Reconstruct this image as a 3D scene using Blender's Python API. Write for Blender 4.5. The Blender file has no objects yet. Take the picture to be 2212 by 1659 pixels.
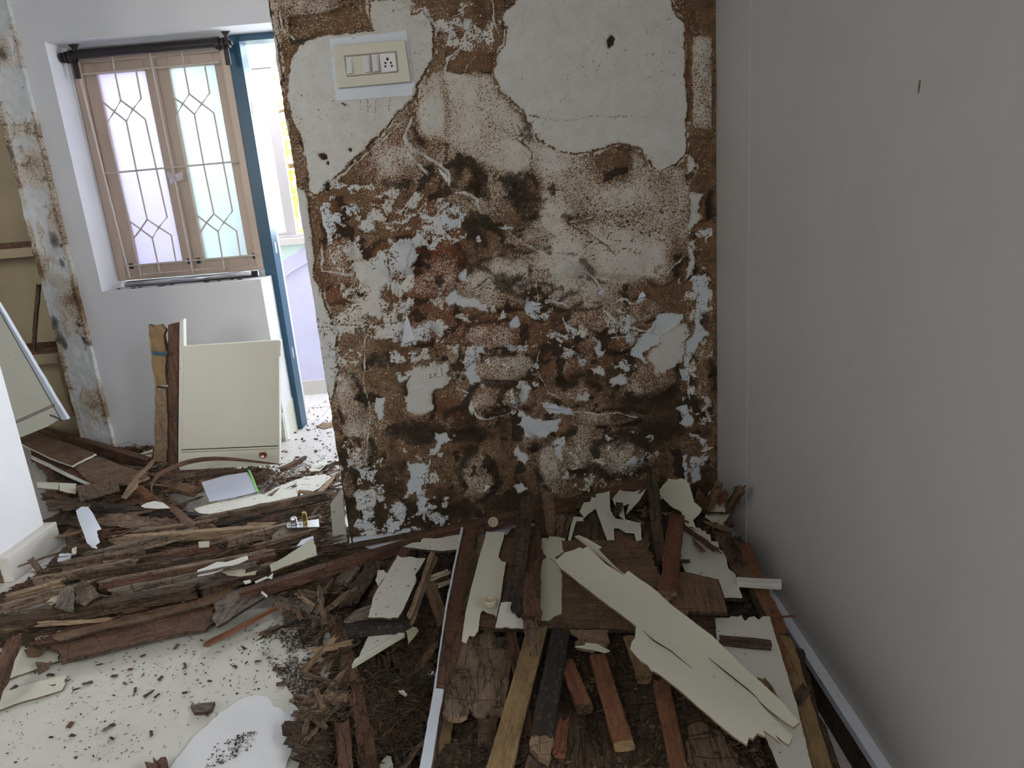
import bpy, math, random
import numpy as np
from mathutils import Vector, Matrix
from mathutils.geometry import delaunay_2d_cdt
random.seed(7); rng = np.random.default_rng(7)
SC = bpy.context.scene; COL = SC.collection
# ---------------------------------------------------------------- camera
F = 1538.0; CX, CY = 1106.0, 829.5; HC = 1.25          # focal length in pixels of a 2212 x 1659 picture, eye height in metres
dn = np.array([465, 5670, F]); dn = dn / np.linalg.norm(dn)
fw = np.array([(416 * 5670 - F * F) / 465, -416, F]); fw = fw / np.linalg.norm(fw)
rt = np.cross(dn, fw); up = -dn
cam_d = bpy.data.cameras.new('camera'); cam = bpy.data.objects.new('camera', cam_d); COL.objects.link(cam)
cam_d.sensor_width = 36; cam_d.lens = F / 2212 * 36; cam_d.clip_start = 0.02; cam_d.clip_end = 200
M = Matrix(((rt[0], -rt[1], -rt[2], 0), (fw[0], -fw[1], -fw[2], 0), (up[0], -up[1], -up[2], HC), (0, 0, 0, 1)))
cam.matrix_world = M; SC.camera = cam
# ---------------------------------------------------------------- world and lights
SC.view_settings.view_transform = 'Standard'; SC.view_settings.look = 'None'
SC.view_settings.exposure = 0.9; SC.view_settings.gamma = 1; SC.view_settings.use_curve_mapping = False
w = bpy.data.worlds.new('world'); SC.world = w; w.use_nodes = True
bg = w.node_tree.nodes['Background']; bg.inputs[0].default_value = (0.86, 0.92, 1.0, 1); bg.inputs[1].default_value = 5.6
def area(name, loc, target, sx, sy, power, col):
    l = bpy.data.lights.new(name, 'AREA'); l.shape = 'RECTANGLE'; l.size = sx; l.size_y = sy; l.energy = power; l.color = col
    o = bpy.data.objects.new(name, l); COL.objects.link(o); o.location = loc
    o.rotation_euler = (Vector(target) - Vector(loc)).to_track_quat('-Z', 'Y').to_euler(); return o
area('assumed_key_light', (2.2, -0.9, 2.1), (-1.1, 2.0, 0.2), 1.4, 1.2, 55, (0.93, 0.97, 1.0))  # assumed unseen key lamp at right behind the camera; no window is built there
pd = area('left_fill', (-2.7, -0.9, 1.9), (-2.5, 3.8, 0.9), 1.2, 1.2, 9, (1.0, 0.985, 0.96)); pd.data.spread = math.radians(90)  # unseen lamp put at the left to brighten the window wall
area('rear_fill', (-0.3, -1.1, 2.4), (-0.1, 1.7, 0.3), 1.5, 1.0, 14, (1.0, 0.985, 0.96))  # added fill lamp behind the camera, brightens the rotten wall and the heap
# ---------------------------------------------------------------- projection helpers: a pixel of the photograph to a point on a real plane
def ray(u, v):
    r = np.array([u - CX, v - CY, F]); return np.array([r @ rt, r @ fw, r @ up])
O = np.array([0, 0, HC])
def onz(u, v, z=0.0):
    r = ray(u, v); return O + (z - HC) / r[2] * r
def ony(u, v, y):
    r = ray(u, v); return O + y / r[1] * r
def onx(u, v, x):
    r = ray(u, v); return O + x / r[0] * r
def onpl(u, v, p0, n):
    r = ray(u, v); n = np.array(n, float); return O + ((np.array(p0) - O) @ n) / (r @ n) * r
PC = np.array([0.1, 1.7])                                # reference point of tilted planes
def lift(u, v): return 0.075 * min(1, max(0, (v - 1200) / 160)) * min(1, max(0, (u - 985) / 60))   # the right heap rises towards the room
def onslope(u, v, pl):                                   # pl = height, or (height, slope in x, slope in y)
    if not isinstance(pl, tuple): pl = (pl, 0, 0)
    return onpl(u, v, (PC[0], PC[1], pl[0]), (-pl[1], -pl[2], 1))
def pz(u, v, z):                                         # on the height z, but never inside the rotten wall or the right wall
    p = onz(u, v, z)
    if -.66 < p[0] < .67 and p[1] > 2.30: p = ony(u, v, 2.30)
    if p[0] > .635 and p[1] < 2.34: p = onx(u, v, .635)
    return p
# ---------------------------------------------------------------- tags
def tag(o, label, cat, group=None, kind=None):
    if label: o['label'] = label
    if cat: o['category'] = cat
    if group: o['group'] = group
    if kind: o['kind'] = kind
    return o
def struct(o): o['kind'] = 'structure'; return o
def link(name, verts, faces, mats, parent=None, mw=None, fmat=None, smooth=False):
    me = bpy.data.meshes.new(name); me.from_pydata([tuple(map(float, p)) for p in verts], [], [tuple(map(int, f)) for f in faces]); me.update()
    for m in (mats if isinstance(mats, (list, tuple)) else [mats]): me.materials.append(m)
    if fmat is not None: me.polygons.foreach_set('material_index', fmat)
    if smooth: me.polygons.foreach_set('use_smooth', [True] * len(me.polygons))
    o = bpy.data.objects.new(name, me); COL.objects.link(o)
    if parent is not None: o.parent = parent
    if mw is not None: o.matrix_basis = mw
    return o
def empty(name, loc=(0, 0, 0)):
    o = bpy.data.objects.new(name, None); COL.objects.link(o); o.location = loc; o.empty_display_size = 0.05; return o
# ---------------------------------------------------------------- materials
class NT:
    def __init__(s, name, rough=0.7):
        s.m = bpy.data.materials.new(name); s.m.use_nodes = True; s.t = s.m.node_tree; s.b = s.t.nodes['Principled BSDF']
        s.b.inputs['Roughness'].default_value = rough; s.tc = s.t.nodes.new('ShaderNodeTexCoord')
    def n(s, ty, **k):
        x = s.t.nodes.new(ty)
        for a, b in k.items(): setattr(x, a, b)
        return x
    def l(s, a, b): s.t.links.new(a, b)
    def map(s, scale=(1, 1, 1), rand=False, src='Object'):
        m = s.n('ShaderNodeMapping'); m.inputs['Scale'].default_value = scale; s.l(s.tc.outputs[src], m.inputs[0])
        if rand:
            oi = s.n('ShaderNodeObjectInfo'); mu = s.n('ShaderNodeMath', operation='MULTIPLY'); mu.inputs[1].default_value = 50
            s.l(oi.outputs['Random'], mu.inputs[0]); s.l(mu.outputs[0], m.inputs['Location'])
        return m.outputs[0]
    def noise(s, vec, scale, detail=4, rough=0.55, dist=0):
        x = s.n('ShaderNodeTexNoise'); x.inputs['Scale'].default_value = scale; x.inputs['Detail'].default_value = detail
        x.inputs['Roughness'].default_value = rough; x.inputs['Distortion'].default_value = dist; s.l(vec, x.inputs['Vector']); return x.outputs['Fac']
    def ramp(s, fac, stops):
        r = s.n('ShaderNodeValToRGB'); e = r.color_ramp.elements
        while len(e) < len(stops): e.new(0.5)
        for i, (p, c) in enumerate(stops):
            e[i].position = p; e[i].color = (c, c, c, 1) if not isinstance(c, tuple) else (c[0], c[1], c[2], 1)
        s.l(fac, r.inputs[0]); return r.outputs[0]
    def mix(s, fac, a, b, mode='MIX'):
        x = s.n('ShaderNodeMix', data_type='RGBA', blend_type=mode); s._in(x.inputs[0], fac); s._in(x.inputs[6], a); s._in(x.inputs[7], b); return x.outputs[2]
    def _in(s, sock, v):
        if hasattr(v, 'is_linked') or hasattr(v, 'links'): s.l(v, sock)
        elif isinstance(v, tuple): sock.default_value = (v[0], v[1], v[2], 1)
        else: sock.default_value = v
    def math(s, op, a, b=0.5, c=None, clamp=False):
        x = s.n('ShaderNodeMath', operation=op); x.use_clamp = clamp; s._in(x.inputs[0], a); s._in(x.inputs[1], b)
        if c is not None: s._in(x.inputs[2], c)
        return x.outputs[0]
    def attr(s, name): x = s.n('ShaderNodeAttribute'); x.attribute_name = name; return x.outputs['Fac']
    def col(s, c): s._in(s.b.inputs['Base Color'], c)
    def bump(s, h, strength=0.4, dist=0.003):
        b = s.n('ShaderNodeBump'); b.inputs['Strength'].default_value = strength; b.inputs['Distance'].default_value = dist
        s.l(h, b.inputs['Height']); s.l(b.outputs[0], s.b.inputs['Normal'])
def wood(name, c1, c2, dark=0.5, rough=0.75, stain=(0.02, 0.016, 0.012), crack=0.0):
    s = NT(name, rough); v = s.map((1.4, 14, 14), True); v2 = s.map((1, 1.6, 1), True)
    g = s.noise(v, 9, 6, 0.65, 0.6); g2 = s.noise(v, 42, 3, 0.6); big = s.noise(v2, 7, 4, 0.6)
    c = s.mix(s.ramp(g, [(0.3, 0.0), (0.68, 1.0)]), c1, c2)
    c = s.mix(s.math('MULTIPLY', s.ramp(g2, [(0.35, 1.0), (0.55, 0.0)]), 0.45), c, tuple(x * 0.35 for x in c1))
    c = s.mix(s.math('MULTIPLY', s.ramp(big, [(0.48, 0.0), (0.68, 1.0)]), dark), c, stain)
    dust = s.noise(v2, 90, 4, 0.7)
    if crack:                                             # cubical rot: fine dark cracks across and along the grain
        k1 = s.noise(s.map((1.7, .5, .5), True), 8, 3, 0.5, 0.4); k2 = s.noise(s.map((.4, 3, 3), True), 14, 3, 0.5, 0.3)
        kk = s.math('MAXIMUM', s.ramp(k1, [(0.49, 0.0), (0.5, 1.0), (0.51, 0.0)]), s.ramp(k2, [(0.478, 0.0), (0.5, 1.0), (0.522, 0.0)]))
        c = s.mix(s.math('MULTIPLY', kk, crack), c, (0.015, 0.01, 0.008)); g = s.math('SUBTRACT', g, s.math('MULTIPLY', kk, 1.2))
    c = s.mix(s.math('MULTIPLY', s.ramp(dust, [(0.56, 0.0), (0.7, 1.0)]), 0.35), c, (0.33, 0.27, 0.2))
    s.col(c); s.bump(s.math('ADD', g, g2), 0.7, 0.003); s.b.inputs['Specular IOR Level'].default_value = 0.25; return s.m
def paint(name, c, spec=0.5, rough=0.45, dirt=0.5, dcol=(0.12, 0.09, 0.06), thr=0.69, smudge=0.15):
    s = NT(name, rough); v = s.map((1, 1, 1), True)
    d = s.noise(v, 55, 5, 0.6); b = s.noise(v, 4, 4, 0.6); f = s.noise(v, 260, 2, 0.5)
    k = s.mix(s.math('MULTIPLY', s.ramp(b, [(0.45, 0.0), (0.75, 1.0)]), smudge), c, tuple(x * 0.55 for x in c))
    k = s.mix(s.math('MULTIPLY', s.ramp(d, [(thr, 0.0), (thr + 0.03, 1.0)]), dirt), k, dcol)
    s.col(k); s.bump(s.math('ADD', b, s.math('MULTIPLY', f, 0.15)), 0.15, 0.004); s.b.inputs['Specular IOR Level'].default_value = spec * 0.6; return s.m
def plain(name, c, rough=0.5, metal=0.0):
    s = NT(name, rough); s.b.inputs['Metallic'].default_value = metal
    n = s.noise(s.map((1, 1, 1), True), 30, 4); s.col(s.mix(s.math('MULTIPLY', n, 0.35), c, tuple(x * 0.6 for x in c))); return s.m
W = {}
W['brown'] = wood('brown_plywood', (0.15, 0.087, 0.05), (0.27, 0.17, 0.105), 0.45, crack=0.35)
W['brown2'] = wood('grey_brown_plywood', (0.15, 0.1, 0.065), (0.3, 0.215, 0.15), 0.7, crack=0.8)
W['pale'] = wood('pale_plywood', (0.24, 0.155, 0.09), (0.38, 0.27, 0.17), 0.4, crack=0.4)
W['red'] = wood('red_timber', (0.15, 0.058, 0.033), (0.26, 0.11, 0.06), 0.35)
W['redbrown'] = wood('red_brown_timber', (0.1, 0.05, 0.032), (0.19, 0.1, 0.062), 0.5, crack=0.55)
W['orange'] = wood('orange_timber', (0.17, 0.072, 0.036), (0.3, 0.135, 0.07), 0.35)
W['yellow'] = wood('yellow_timber', (0.23, 0.145, 0.065), (0.38, 0.255, 0.125), 0.4)
W['black'] = wood('blackened_timber', (0.022, 0.018, 0.016), (0.06, 0.046, 0.038), 0.4)
W['dark'] = wood('dark_rotten_wood', (0.05, 0.033, 0.021), (0.13, 0.085, 0.055), 0.7, crack=0.7)
W['rot'] = wood('crumbled_rotten_wood', (0.1, 0.062, 0.038), (0.25, 0.17, 0.115), 0.8, crack=0.85)
W['grey'] = wood('grey_weathered_wood', (0.11, 0.087, 0.068), (0.27, 0.22, 0.175), 0.5, crack=0.8)
W['cream'] = paint('cream_laminate', (0.63, 0.615, 0.505))
W['creamdusty'] = paint('dusty_cream_laminate', (0.63, 0.615, 0.55), dirt=0.85, thr=0.63, smudge=0.3)
W['olive'] = paint('olive_cream_laminate', (0.4, 0.38, 0.26))
W['offwhite'] = paint('offwhite_laminate', (0.64, 0.625, 0.565), dirt=0.8, thr=0.66)
W['sheetwhite'] = paint('white_matt_sheet', (0.74, 0.74, 0.75), dirt=0.5, thr=0.7)
W['bluewhite'] = paint('bluish_white_paint', (0.62, 0.66, 0.72), dirt=0.6, thr=0.66, smudge=0.3)
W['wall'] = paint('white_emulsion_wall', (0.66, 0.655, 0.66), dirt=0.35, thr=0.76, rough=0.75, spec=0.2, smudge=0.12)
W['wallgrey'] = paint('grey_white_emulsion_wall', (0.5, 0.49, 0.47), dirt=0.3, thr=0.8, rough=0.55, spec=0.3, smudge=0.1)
W['dim'] = paint('dimmed_room_paint', (0.3, 0.29, 0.28), rough=0.8)  # unseen ceiling and walls made darker to cut the bounced light
W['lavender'] = paint('lavender_wall_paint', (0.62, 0.6, 0.77), dirt=0.1, thr=0.8)
W['mint'] = paint('pale_mint_wall_paint', (0.66, 0.82, 0.76), dirt=0.1, thr=0.8)
W['tile'] = paint('pale_floor_tile', (0.6, 0.57, 0.54), dirt=0.9, thr=0.6, rough=0.3, dcol=(0.3, 0.2, 0.13))
W['skirt'] = paint('cream_skirting_tile', (0.6, 0.57, 0.52), rough=0.35)
W['beige'] = paint('yellowed_cupboard_lining', (0.3, 0.245, 0.15), dirt=0.4, thr=0.7, smudge=0.5)
W['blue'] = paint('blue_enamel', (0.03, 0.09, 0.145), rough=0.35, dirt=0.3, dcol=(0.2, 0.3, 0.36), thr=0.72)
W['winpaint'] = paint('beige_window_enamel', (0.56, 0.44, 0.35), rough=0.4, smudge=0.3)
W['winbar'] = paint('cream_bar_enamel', (0.55, 0.49, 0.42), rough=0.35, smudge=0.2)
W['iron'] = plain('rusty_dark_metal', (0.035, 0.028, 0.03), 0.5, 0.4)
W['steel'] = plain('bright_steel', (0.6, 0.6, 0.62), 0.25, 0.9)
W['brass'] = plain('brass', (0.35, 0.25, 0.08), 0.3, 0.9)
W['copper'] = plain('copper', (0.55, 0.25, 0.16), 0.25, 0.9)
W['plate'] = plain('cream_switch_plastic', (0.56, 0.54, 0.42), 0.35)
W['white'] = plain('white_plastic', (0.62, 0.63, 0.62), 0.3)
W['tan'] = plain('tan_bezel', (0.27, 0.21, 0.17), 0.4)
W['cap'] = plain('aged_ivory_plastic', (0.5, 0.43, 0.31), 0.4)
W['hole'] = plain('dark_socket', (0.015, 0.013, 0.012), 0.6)
W['green'] = plain('green_plastic_spine', (0.22, 0.6, 0.16), 0.4)
W['alu'] = plain('dull_aluminium', (0.5, 0.47, 0.48), 0.4, 0.3)
W['leaf'] = plain('green_leaf', (0.22, 0.4, 0.07), 0.5)
W['bloom'] = plain('yellow_blossom', (0.75, 0.62, 0.05), 0.5)
W['tape'] = plain('white_plastic_tape', (0.62, 0.58, 0.62), 0.4)
W['pink'] = plain('pink_line', (0.55, 0.25, 0.35), 0.5)
def frost(name, col):
    s = NT(name, 0.3); t = s.n('ShaderNodeBsdfTranslucent'); g = s.n('ShaderNodeBsdfGlossy'); g.inputs['Roughness'].default_value = 0.25
    n = s.noise(s.map((1, 1, 1)), 12, 6, 0.7); c = s.mix(s.math('MULTIPLY', n, 0.25), col, tuple(x * 0.8 for x in col)); s.l(c, t.inputs[0])
    m = s.n('ShaderNodeMixShader'); m.inputs[0].default_value = 0.08; s.l(t.outputs[0], m.inputs[1]); s.l(g.outputs[0], m.inputs[2])
    s.l(m.outputs[0], s.t.nodes['Material Output'].inputs[0]); return s.m
W['paneL'] = frost('lilac_frosted_glass', (0.5, 0.48, 0.6)); W['paneR'] = frost('mint_frosted_glass', (0.52, 0.575, 0.585))
def cubeglass():
    s = NT('patterned_glass', 0.12); s.b.inputs['Transmission Weight'].default_value = 0.8; s.b.inputs['IOR'].default_value = 1.3; s.col((0.85, 0.93, 0.93))
    v = s.n('ShaderNodeTexVoronoi'); v.inputs['Scale'].default_value = 17; v.distance = 'MANHATTAN'; s.l(s.map((1, 1, 1)), v.inputs['Vector'])
    sep = s.n('ShaderNodeVectorMath', operation='SUBTRACT'); sep.inputs[1].default_value = (0.5, 0.5, 0.5); s.l(v.outputs['Color'], sep.inputs[0])
    sc = s.n('ShaderNodeVectorMath', operation='SCALE'); sc.inputs['Scale'].default_value = 0.6; s.l(sep.outputs[0], sc.inputs[0])
    g = s.n('ShaderNodeNewGeometry'); ad = s.n('ShaderNodeVectorMath', operation='ADD'); s.l(g.outputs['Normal'], ad.inputs[0]); s.l(sc.outputs[0], ad.inputs[1])
    no = s.n('ShaderNodeVectorMath', operation='NORMALIZE'); s.l(ad.outputs[0], no.inputs[0]); s.l(no.outputs[0], s.b.inputs['Normal']); return s.m
W['cubeglass'] = cubeglass()
def sleeve():
    s = NT('clear_plastic_sleeve', 0.15); s.col((0.6, 0.63, 0.75)); s.b.inputs['Alpha'].default_value = 0.8; return s.m
W['sleeve'] = sleeve()
# ---------------------------------------------------------------- numpy noise
_lat = rng.random((8, 512, 512))
def vn(x, y, s, k=0):
    x = x * s + 137.3 * (k + 1); y = y * s + 71.9 * (k + 1); xi = np.floor(x).astype(int); yi = np.floor(y).astype(int); a = x - xi; b = y - yi
    a = a * a * (3 - 2 * a); b = b * b * (3 - 2 * b); L = _lat[k % 8]; g = lambda i, j: L[(i) % 512, (j) % 512]
    return (g(xi, yi) * (1 - a) + g(xi + 1, yi) * a) * (1 - b) + (g(xi, yi + 1) * (1 - a) + g(xi + 1, yi + 1) * a) * b
def fbm(x, y, s, o=4, k=0, r=0.5):
    t = 0; am = 1; n = 0
    for i in range(o): t = t + am * vn(x, y, s * 2 ** i, k + i); n += am; am *= r
    return t / n
# ---------------------------------------------------------------- mesh makers
def boxv(x0, y0, z0, x1, y1, z1):
    v = [(x, y, z) for z in (z0, z1) for y in (y0, y1) for x in (x0, x1)]
    return v, [(0, 2, 3, 1), (4, 5, 7, 6), (0, 1, 5, 4), (2, 6, 7, 3), (0, 4, 6, 2), (1, 3, 7, 5)]
def bevel(o, wd=0.002, seg=2):
    m = o.modifiers.new('bevel', 'BEVEL'); m.width = wd; m.segments = seg; m.limit_method = 'ANGLE'; return o
def box(name, x0, y0, z0, x1, y1, z1, mat, parent=None, bev=0):
    v, f = boxv(min(x0, x1), min(y0, y1), min(z0, z1), max(x0, x1), max(y0, y1), max(z0, z1))
    o = link(name, v, f, mat, parent)
    if bev: bevel(o, bev)
    return o
class MB:
    def __init__(s): s.v = []; s.f = []
    def add(s, v, f): k = len(s.v); s.v += [tuple(p) for p in v]; s.f += [tuple(i + k for i in q) for q in f]
    def box(s, *a): s.add(*boxv(*a))
    def tube(s, pts, r, n=8, flat=1.0):
        pts = [np.array(p, float) for p in pts]; k0 = len(s.v); ref = np.array([0, 0, 1.0])
        for i, p in enumerate(pts):
            d = pts[min(i + 1, len(pts) - 1)] - pts[max(i - 1, 0)]; d /= np.linalg.norm(d) + 1e-9
            rr = ref if abs(d[2]) < 0.9 else np.array([1.0, 0, 0]); a = np.cross(d, rr); a /= np.linalg.norm(a); b = np.cross(a, d)
            q = r[i] if isinstance(r, (list, tuple)) else r
            for j in range(n): t = 2 * math.pi * j / n; s.v.append(tuple(p + a * q * math.cos(t) + b * q * flat * math.sin(t)))
        for i in range(len(pts) - 1):
            for j in range(n): s.f.append((k0 + i * n + j, k0 + i * n + (j + 1) % n, k0 + (i + 1) * n + (j + 1) % n, k0 + (i + 1) * n + j))
        s.f.append(tuple(k0 + j for j in range(n))[::-1]); s.f.append(tuple(k0 + (len(pts) - 1) * n + j for j in range(n)))
    def build(s, name, mat, parent=None, smooth=False): return link(name, s.v, s.f, mat, parent, smooth=smooth)
def lathe(name, prof, mat, parent=None, mw=None, n=28):
    v = []; f = []
    for r, z in prof:
        for j in range(n): t = 2 * math.pi * j / n; v.append((r * math.cos(t), r * math.sin(t), z))
    for i in range(len(prof) - 1):
        for j in range(n): f.append((i * n + j, i * n + (j + 1) % n, (i + 1) * n + (j + 1) % n, (i + 1) * n + j))
    f.append(tuple(range(n))[::-1]); f.append(tuple((len(prof) - 1) * n + j for j in range(n)))
    return link(name, v, f, mat, parent, mw, smooth=False)
def frame_of(P, grain=None, normal=None):
    P = np.array(P); c = P.mean(0); n = np.zeros(3)
    for i in range(len(P)): n += np.cross(P[i] - c, P[(i + 1) % len(P)] - c)
    n /= np.linalg.norm(n) + 1e-12
    if normal is not None and n @ np.array(normal) < 0: n = -n
    if normal is None and n @ (O - c) < 0: n = -n
    if grain is None:
        q = P - c; _, _, vt = np.linalg.svd(q, full_matrices=False); d = vt[0]
    else: d = np.array(grain, float)
    d = d - n * (d @ n); d /= np.linalg.norm(d); e = np.cross(n, d); return c, d, e, n
def pip(px, py, poly):
    ins = np.zeros(px.shape, bool); n = len(poly)
    for i in range(n):
        x0, y0 = poly[i]; x1, y1 = poly[(i + 1) % n]
        if y0 == y1: continue
        c = ((y0 > py) != (y1 > py)) & (px < (x1 - x0) * (py - y0) / (y1 - y0) + x0); ins ^= c
    return ins
_seed = [0]
def sheet3(name, P, th, mat, jag=0.003, curl=0.0, wav=0.002, side=None, parent=None, grain=None, seg=0.011, cells=160, twist=0.0):
    """A board or veneer with outline P (3-D points), thickness th behind the seen face, broken edges and a slight warp."""
    _seed[0] += 1; r = np.random.default_rng(_seed[0]); c, d, e, n = frame_of(P, grain)
    L = [(float((np.array(p) - c) @ d), float((np.array(p) - c) @ e)) for p in P]
    ar = sum(L[i][0] * L[(i + 1) % len(L)][1] - L[(i + 1) % len(L)][0] * L[i][1] for i in range(len(L)))
    if ar < 0: L = L[::-1]
    out = []
    for i in range(len(L)):
        a = np.array(L[i]); b = np.array(L[(i + 1) % len(L)]); ln = np.linalg.norm(b - a); k = max(1, int(ln / seg)) if jag > 0 else max(1, int(ln / 0.06)); t = (b - a) / (ln + 1e-9); m = np.array([-t[1], t[0]])
        across = abs(t[1]) ** 1.5                             # edges across the grain splinter more than edges along it
        for j in range(k):
            q = a + (b - a) * ((j + (r.uniform(-0.3, 0.3) if j and jag > 0 else 0)) / k)
            if j and jag > 0: q = q + m * r.normal() * jag * (0.25 + 1.2 * across)
            out.append(q)
    A = abs(ar) / 2; g = max(0.008, math.sqrt(A / cells)); xs = np.array(out); x0, y0 = xs.min(0); x1, y1 = xs.max(0)
    gx, gy = np.meshgrid(np.arange(x0 + g / 2, x1, g), np.arange(y0 + g / 2, y1, g)); gx = gx.ravel() + r.uniform(-.2, .2, gx.size) * g; gy = gy.ravel() + r.uniform(-.2, .2, gy.size) * g
    k = pip(gx, gy, [tuple(q) for q in out]); ins = [Vector((float(a), float(b))) for a, b in zip(gx[k], gy[k])]
    vs = [Vector((float(q[0]), float(q[1]))) for q in out]; nb = len(vs)
    V, E, Fa, *_ = delaunay_2d_cdt(vs + ins, [], [list(range(nb))], 1, 1e-6)
    if not Fa: return None
    XY = np.array([(q[0], q[1]) for q in V]); hx = max(1e-3, (x1 - x0) / 2); hy = max(1e-3, (y1 - y0) / 2)
    Z = curl * ((XY[:, 1] - (y0 + y1) / 2) / hy) ** 2 + twist * ((XY[:, 0] - (x0 + x1) / 2) / hx) ** 3 + wav * (fbm(XY[:, 0] + _seed[0] * 3.1, XY[:, 1], 9, 3) - 0.5) * 2
    nv = len(XY); top = np.column_stack([XY, Z]); bot = np.column_stack([XY, Z - th]); faces = []; cnt = {}
    for f in Fa:
        f = list(f); a = sum(XY[f[i]][0] * XY[f[(i + 1) % 3]][1] - XY[f[(i + 1) % 3]][0] * XY[f[i]][1] for i in range(len(f)))
        if a < 0: f = f[::-1]
        faces.append(tuple(f))
        for i in range(len(f)): cnt[(f[i], f[(i + 1) % len(f)])] = 1
    nf = len(faces); fs = list(faces) + [tuple(i + nv for i in f[::-1]) for f in faces]; fm = [0] * nf + [1] * nf
    for (a, b) in cnt:
        if (b, a) not in cnt: fs.append((b, a, a + nv, b + nv)); fm.append(1)
    mw = Matrix(((d[0], e[0], n[0], c[0]), (d[1], e[1], n[1], c[1]), (d[2], e[2], n[2], c[2]), (0, 0, 0, 1)))
    return link(name, np.vstack([top, bot]), fs, [W[mat], W[side or mat]], parent, mw, fm)
def sheet(name, label, cat, poly, pl, th, mat, group=None, grain=None, **k):
    m = np.mean(poly, 0); dz = lift(*m); pl = (pl[0] + dz, pl[1], pl[2]) if isinstance(pl, tuple) else pl + dz
    P = [onslope(u, v, pl) for u, v in poly]
    if grain is not None: grain = onslope(*grain[1], pl) - onslope(*grain[0], pl)
    o = sheet3(name, P, th, mat, grain=grain, **k); return tag(o, label, cat, group)
def beam3(name, p0, p1, wd, th, mat, endj=0.02, rough=0.0015, parent=None, upv=(0, 0, 1), taper=1.0, bend=0.0, endmat=None, seg=0.03):
    """A timber from p0 to p1 (centres of its upper face), with broken ends and worn edges."""
    _seed[0] += 1; r = np.random.default_rng(_seed[0]); p0 = np.array(p0, float); p1 = np.array(p1, float); d = p1 - p0; Ln = np.linalg.norm(d); d /= Ln
    n = np.array(upv, float); n -= d * (n @ d); n /= np.linalg.norm(n); e = np.cross(n, d); N = max(3, min(60, int(Ln / seg)))
    cs = [(-.5, 0), (-.46, .0), (-.2, 0), (.1, 0), (.35, 0), (.47, 0), (.5, -.06), (.5, -.5), (.49, -1), (.1, -1), (-.3, -1), (-.5, -.95), (-.5, -.45), (-.5, -.08)]
    m = len(cs); prof = r.normal(size=m); V = []
    o0 = np.abs(r.normal(size=m)) * endj; o1 = np.abs(r.normal(size=m)) * endj
    for i in range(N + 1):
        t = i / N; tp = 1 + (taper - 1) * t; bz = bend * 4 * t * (1 - t); wob = (vn(np.array([t * Ln * 5.0]), np.array([_seed[0] * 1.7]), 1.0, 2)[0] - .5) * (rough - .0008) * 4
        for j, (y, z) in enumerate(cs):
            x = t * Ln
            if i == 0: x += o0[j]
            if i == N: x -= o1[j]
            jy, jz = r.normal(size=2) * rough * .6
            V.append((x - Ln / 2, y * wd * tp + jy + wob + prof[j] * rough, z * th * tp + jz * 0.7 + bz))
    Fs = []
    for i in range(N):
        for j in range(m): Fs.append((i * m + j, (i + 1) * m + j, (i + 1) * m + (j + 1) % m, i * m + (j + 1) % m))
    k = len(V); V.append((-Ln / 2 + endj * .8 + .0005, 0, -th / 2)); V.append((Ln / 2 - endj * .8 - .0005, 0, -th / 2 * taper)); fm = [0] * len(Fs)
    for j in range(m): Fs.append((k, j, (j + 1) % m)); Fs.append((k + 1, N * m + (j + 1) % m, N * m + j)); fm += [1, 1]
    c = (p0 + p1) / 2; Fs = [f[::-1] for f in Fs]
    mw = Matrix(((d[0], e[0], n[0], c[0]), (d[1], e[1], n[1], c[1]), (d[2], e[2], n[2], c[2]), (0, 0, 0, 1)))
    return link(name, V, Fs, [W[mat], W[endmat or mat]], parent, mw, fm)
def beam(name, label, cat, a, za, b, zb, wd, th, mat, group=None, **k):
    return tag(beam3(name, onz(*a, za), onz(*b, zb), wd, th, mat, **k), label, cat, group)
# ================================================================ ROOM SHELL
YW = 2.34                                                   # face of the rotten wall
def slab(name, x0, y0, z0, x1, y1, z1, mat): return struct(box(name, x0, y0, z0, x1, y1, z1, mat))
slab('floor', -3.4, -2.6, -0.1, 3.3, 4.0, 0.0, W['tile'])
slab('ceiling', -3.4, -2.6, 2.6, 3.3, 4.2, 2.7, W['dim'])
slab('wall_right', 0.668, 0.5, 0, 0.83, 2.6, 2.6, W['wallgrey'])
slab('baseboard_right_shaded', 0.646, 0.45, 0, 0.668, 2.338, 0.08, W['dark'])  # dark wood colour on this face stands in for shade beside the heap
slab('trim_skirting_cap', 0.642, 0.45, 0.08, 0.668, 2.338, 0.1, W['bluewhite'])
slab('wall_far_right', 3.2, -2.6, 0, 3.3, 2.6, 2.6, W['dim'])
slab('wall_near', -3.4, -2.6, 0, 3.3, -2.5, 2.6, W['dim'])
slab('wall_far_left', -3.4, -2.6, 0, -3.3, 4.2, 2.6, W['wall'])
# fine vertical ridge of a covered seam on the right wall
tr = struct(box('trim_1', 0.6668, 2.022, 0.1, 0.6685, 2.028, 2.6, W['wallgrey'])); tr.rotation_euler = (0, 0, 0)
# scratches and a nail on the right wall
tag(beam3('wooden_splinter', onx(1987, 172, 0.667), onx(1983, 202, 0.667), 0.004, 0.003, 'pale', endj=0.001, rough=0.0003, upv=(-1, 0, 0)), 'tiny tan splinter stuck upright high on the plain grey wall at right', 'splinter')
# stub wall at the left edge, its skirting and its rotten near edge
lw = slab('wall_left', -2.5, 2.37, 0, -1.972, 2.66, 2.6, W['wall']); bevel(lw, 0.006, 3)
sk = struct(box('baseboard_left', -1.975, 2.375, 0, -1.93, 2.672, 0.1, W['skirt'])); bevel(sk, 0.003)
V = [onx(18, 1195, -1.93), onx(135, 1126, -1.93)]
nw = struct(sheet3('wall_near_left', [(-1.968, 2.37, 0), (-1.968, 2.37, 2.6), (-2.3, 2.30, 2.6), (-2.3, 2.30, 0)], 0.06, 'rot', jag=0.003))
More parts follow.
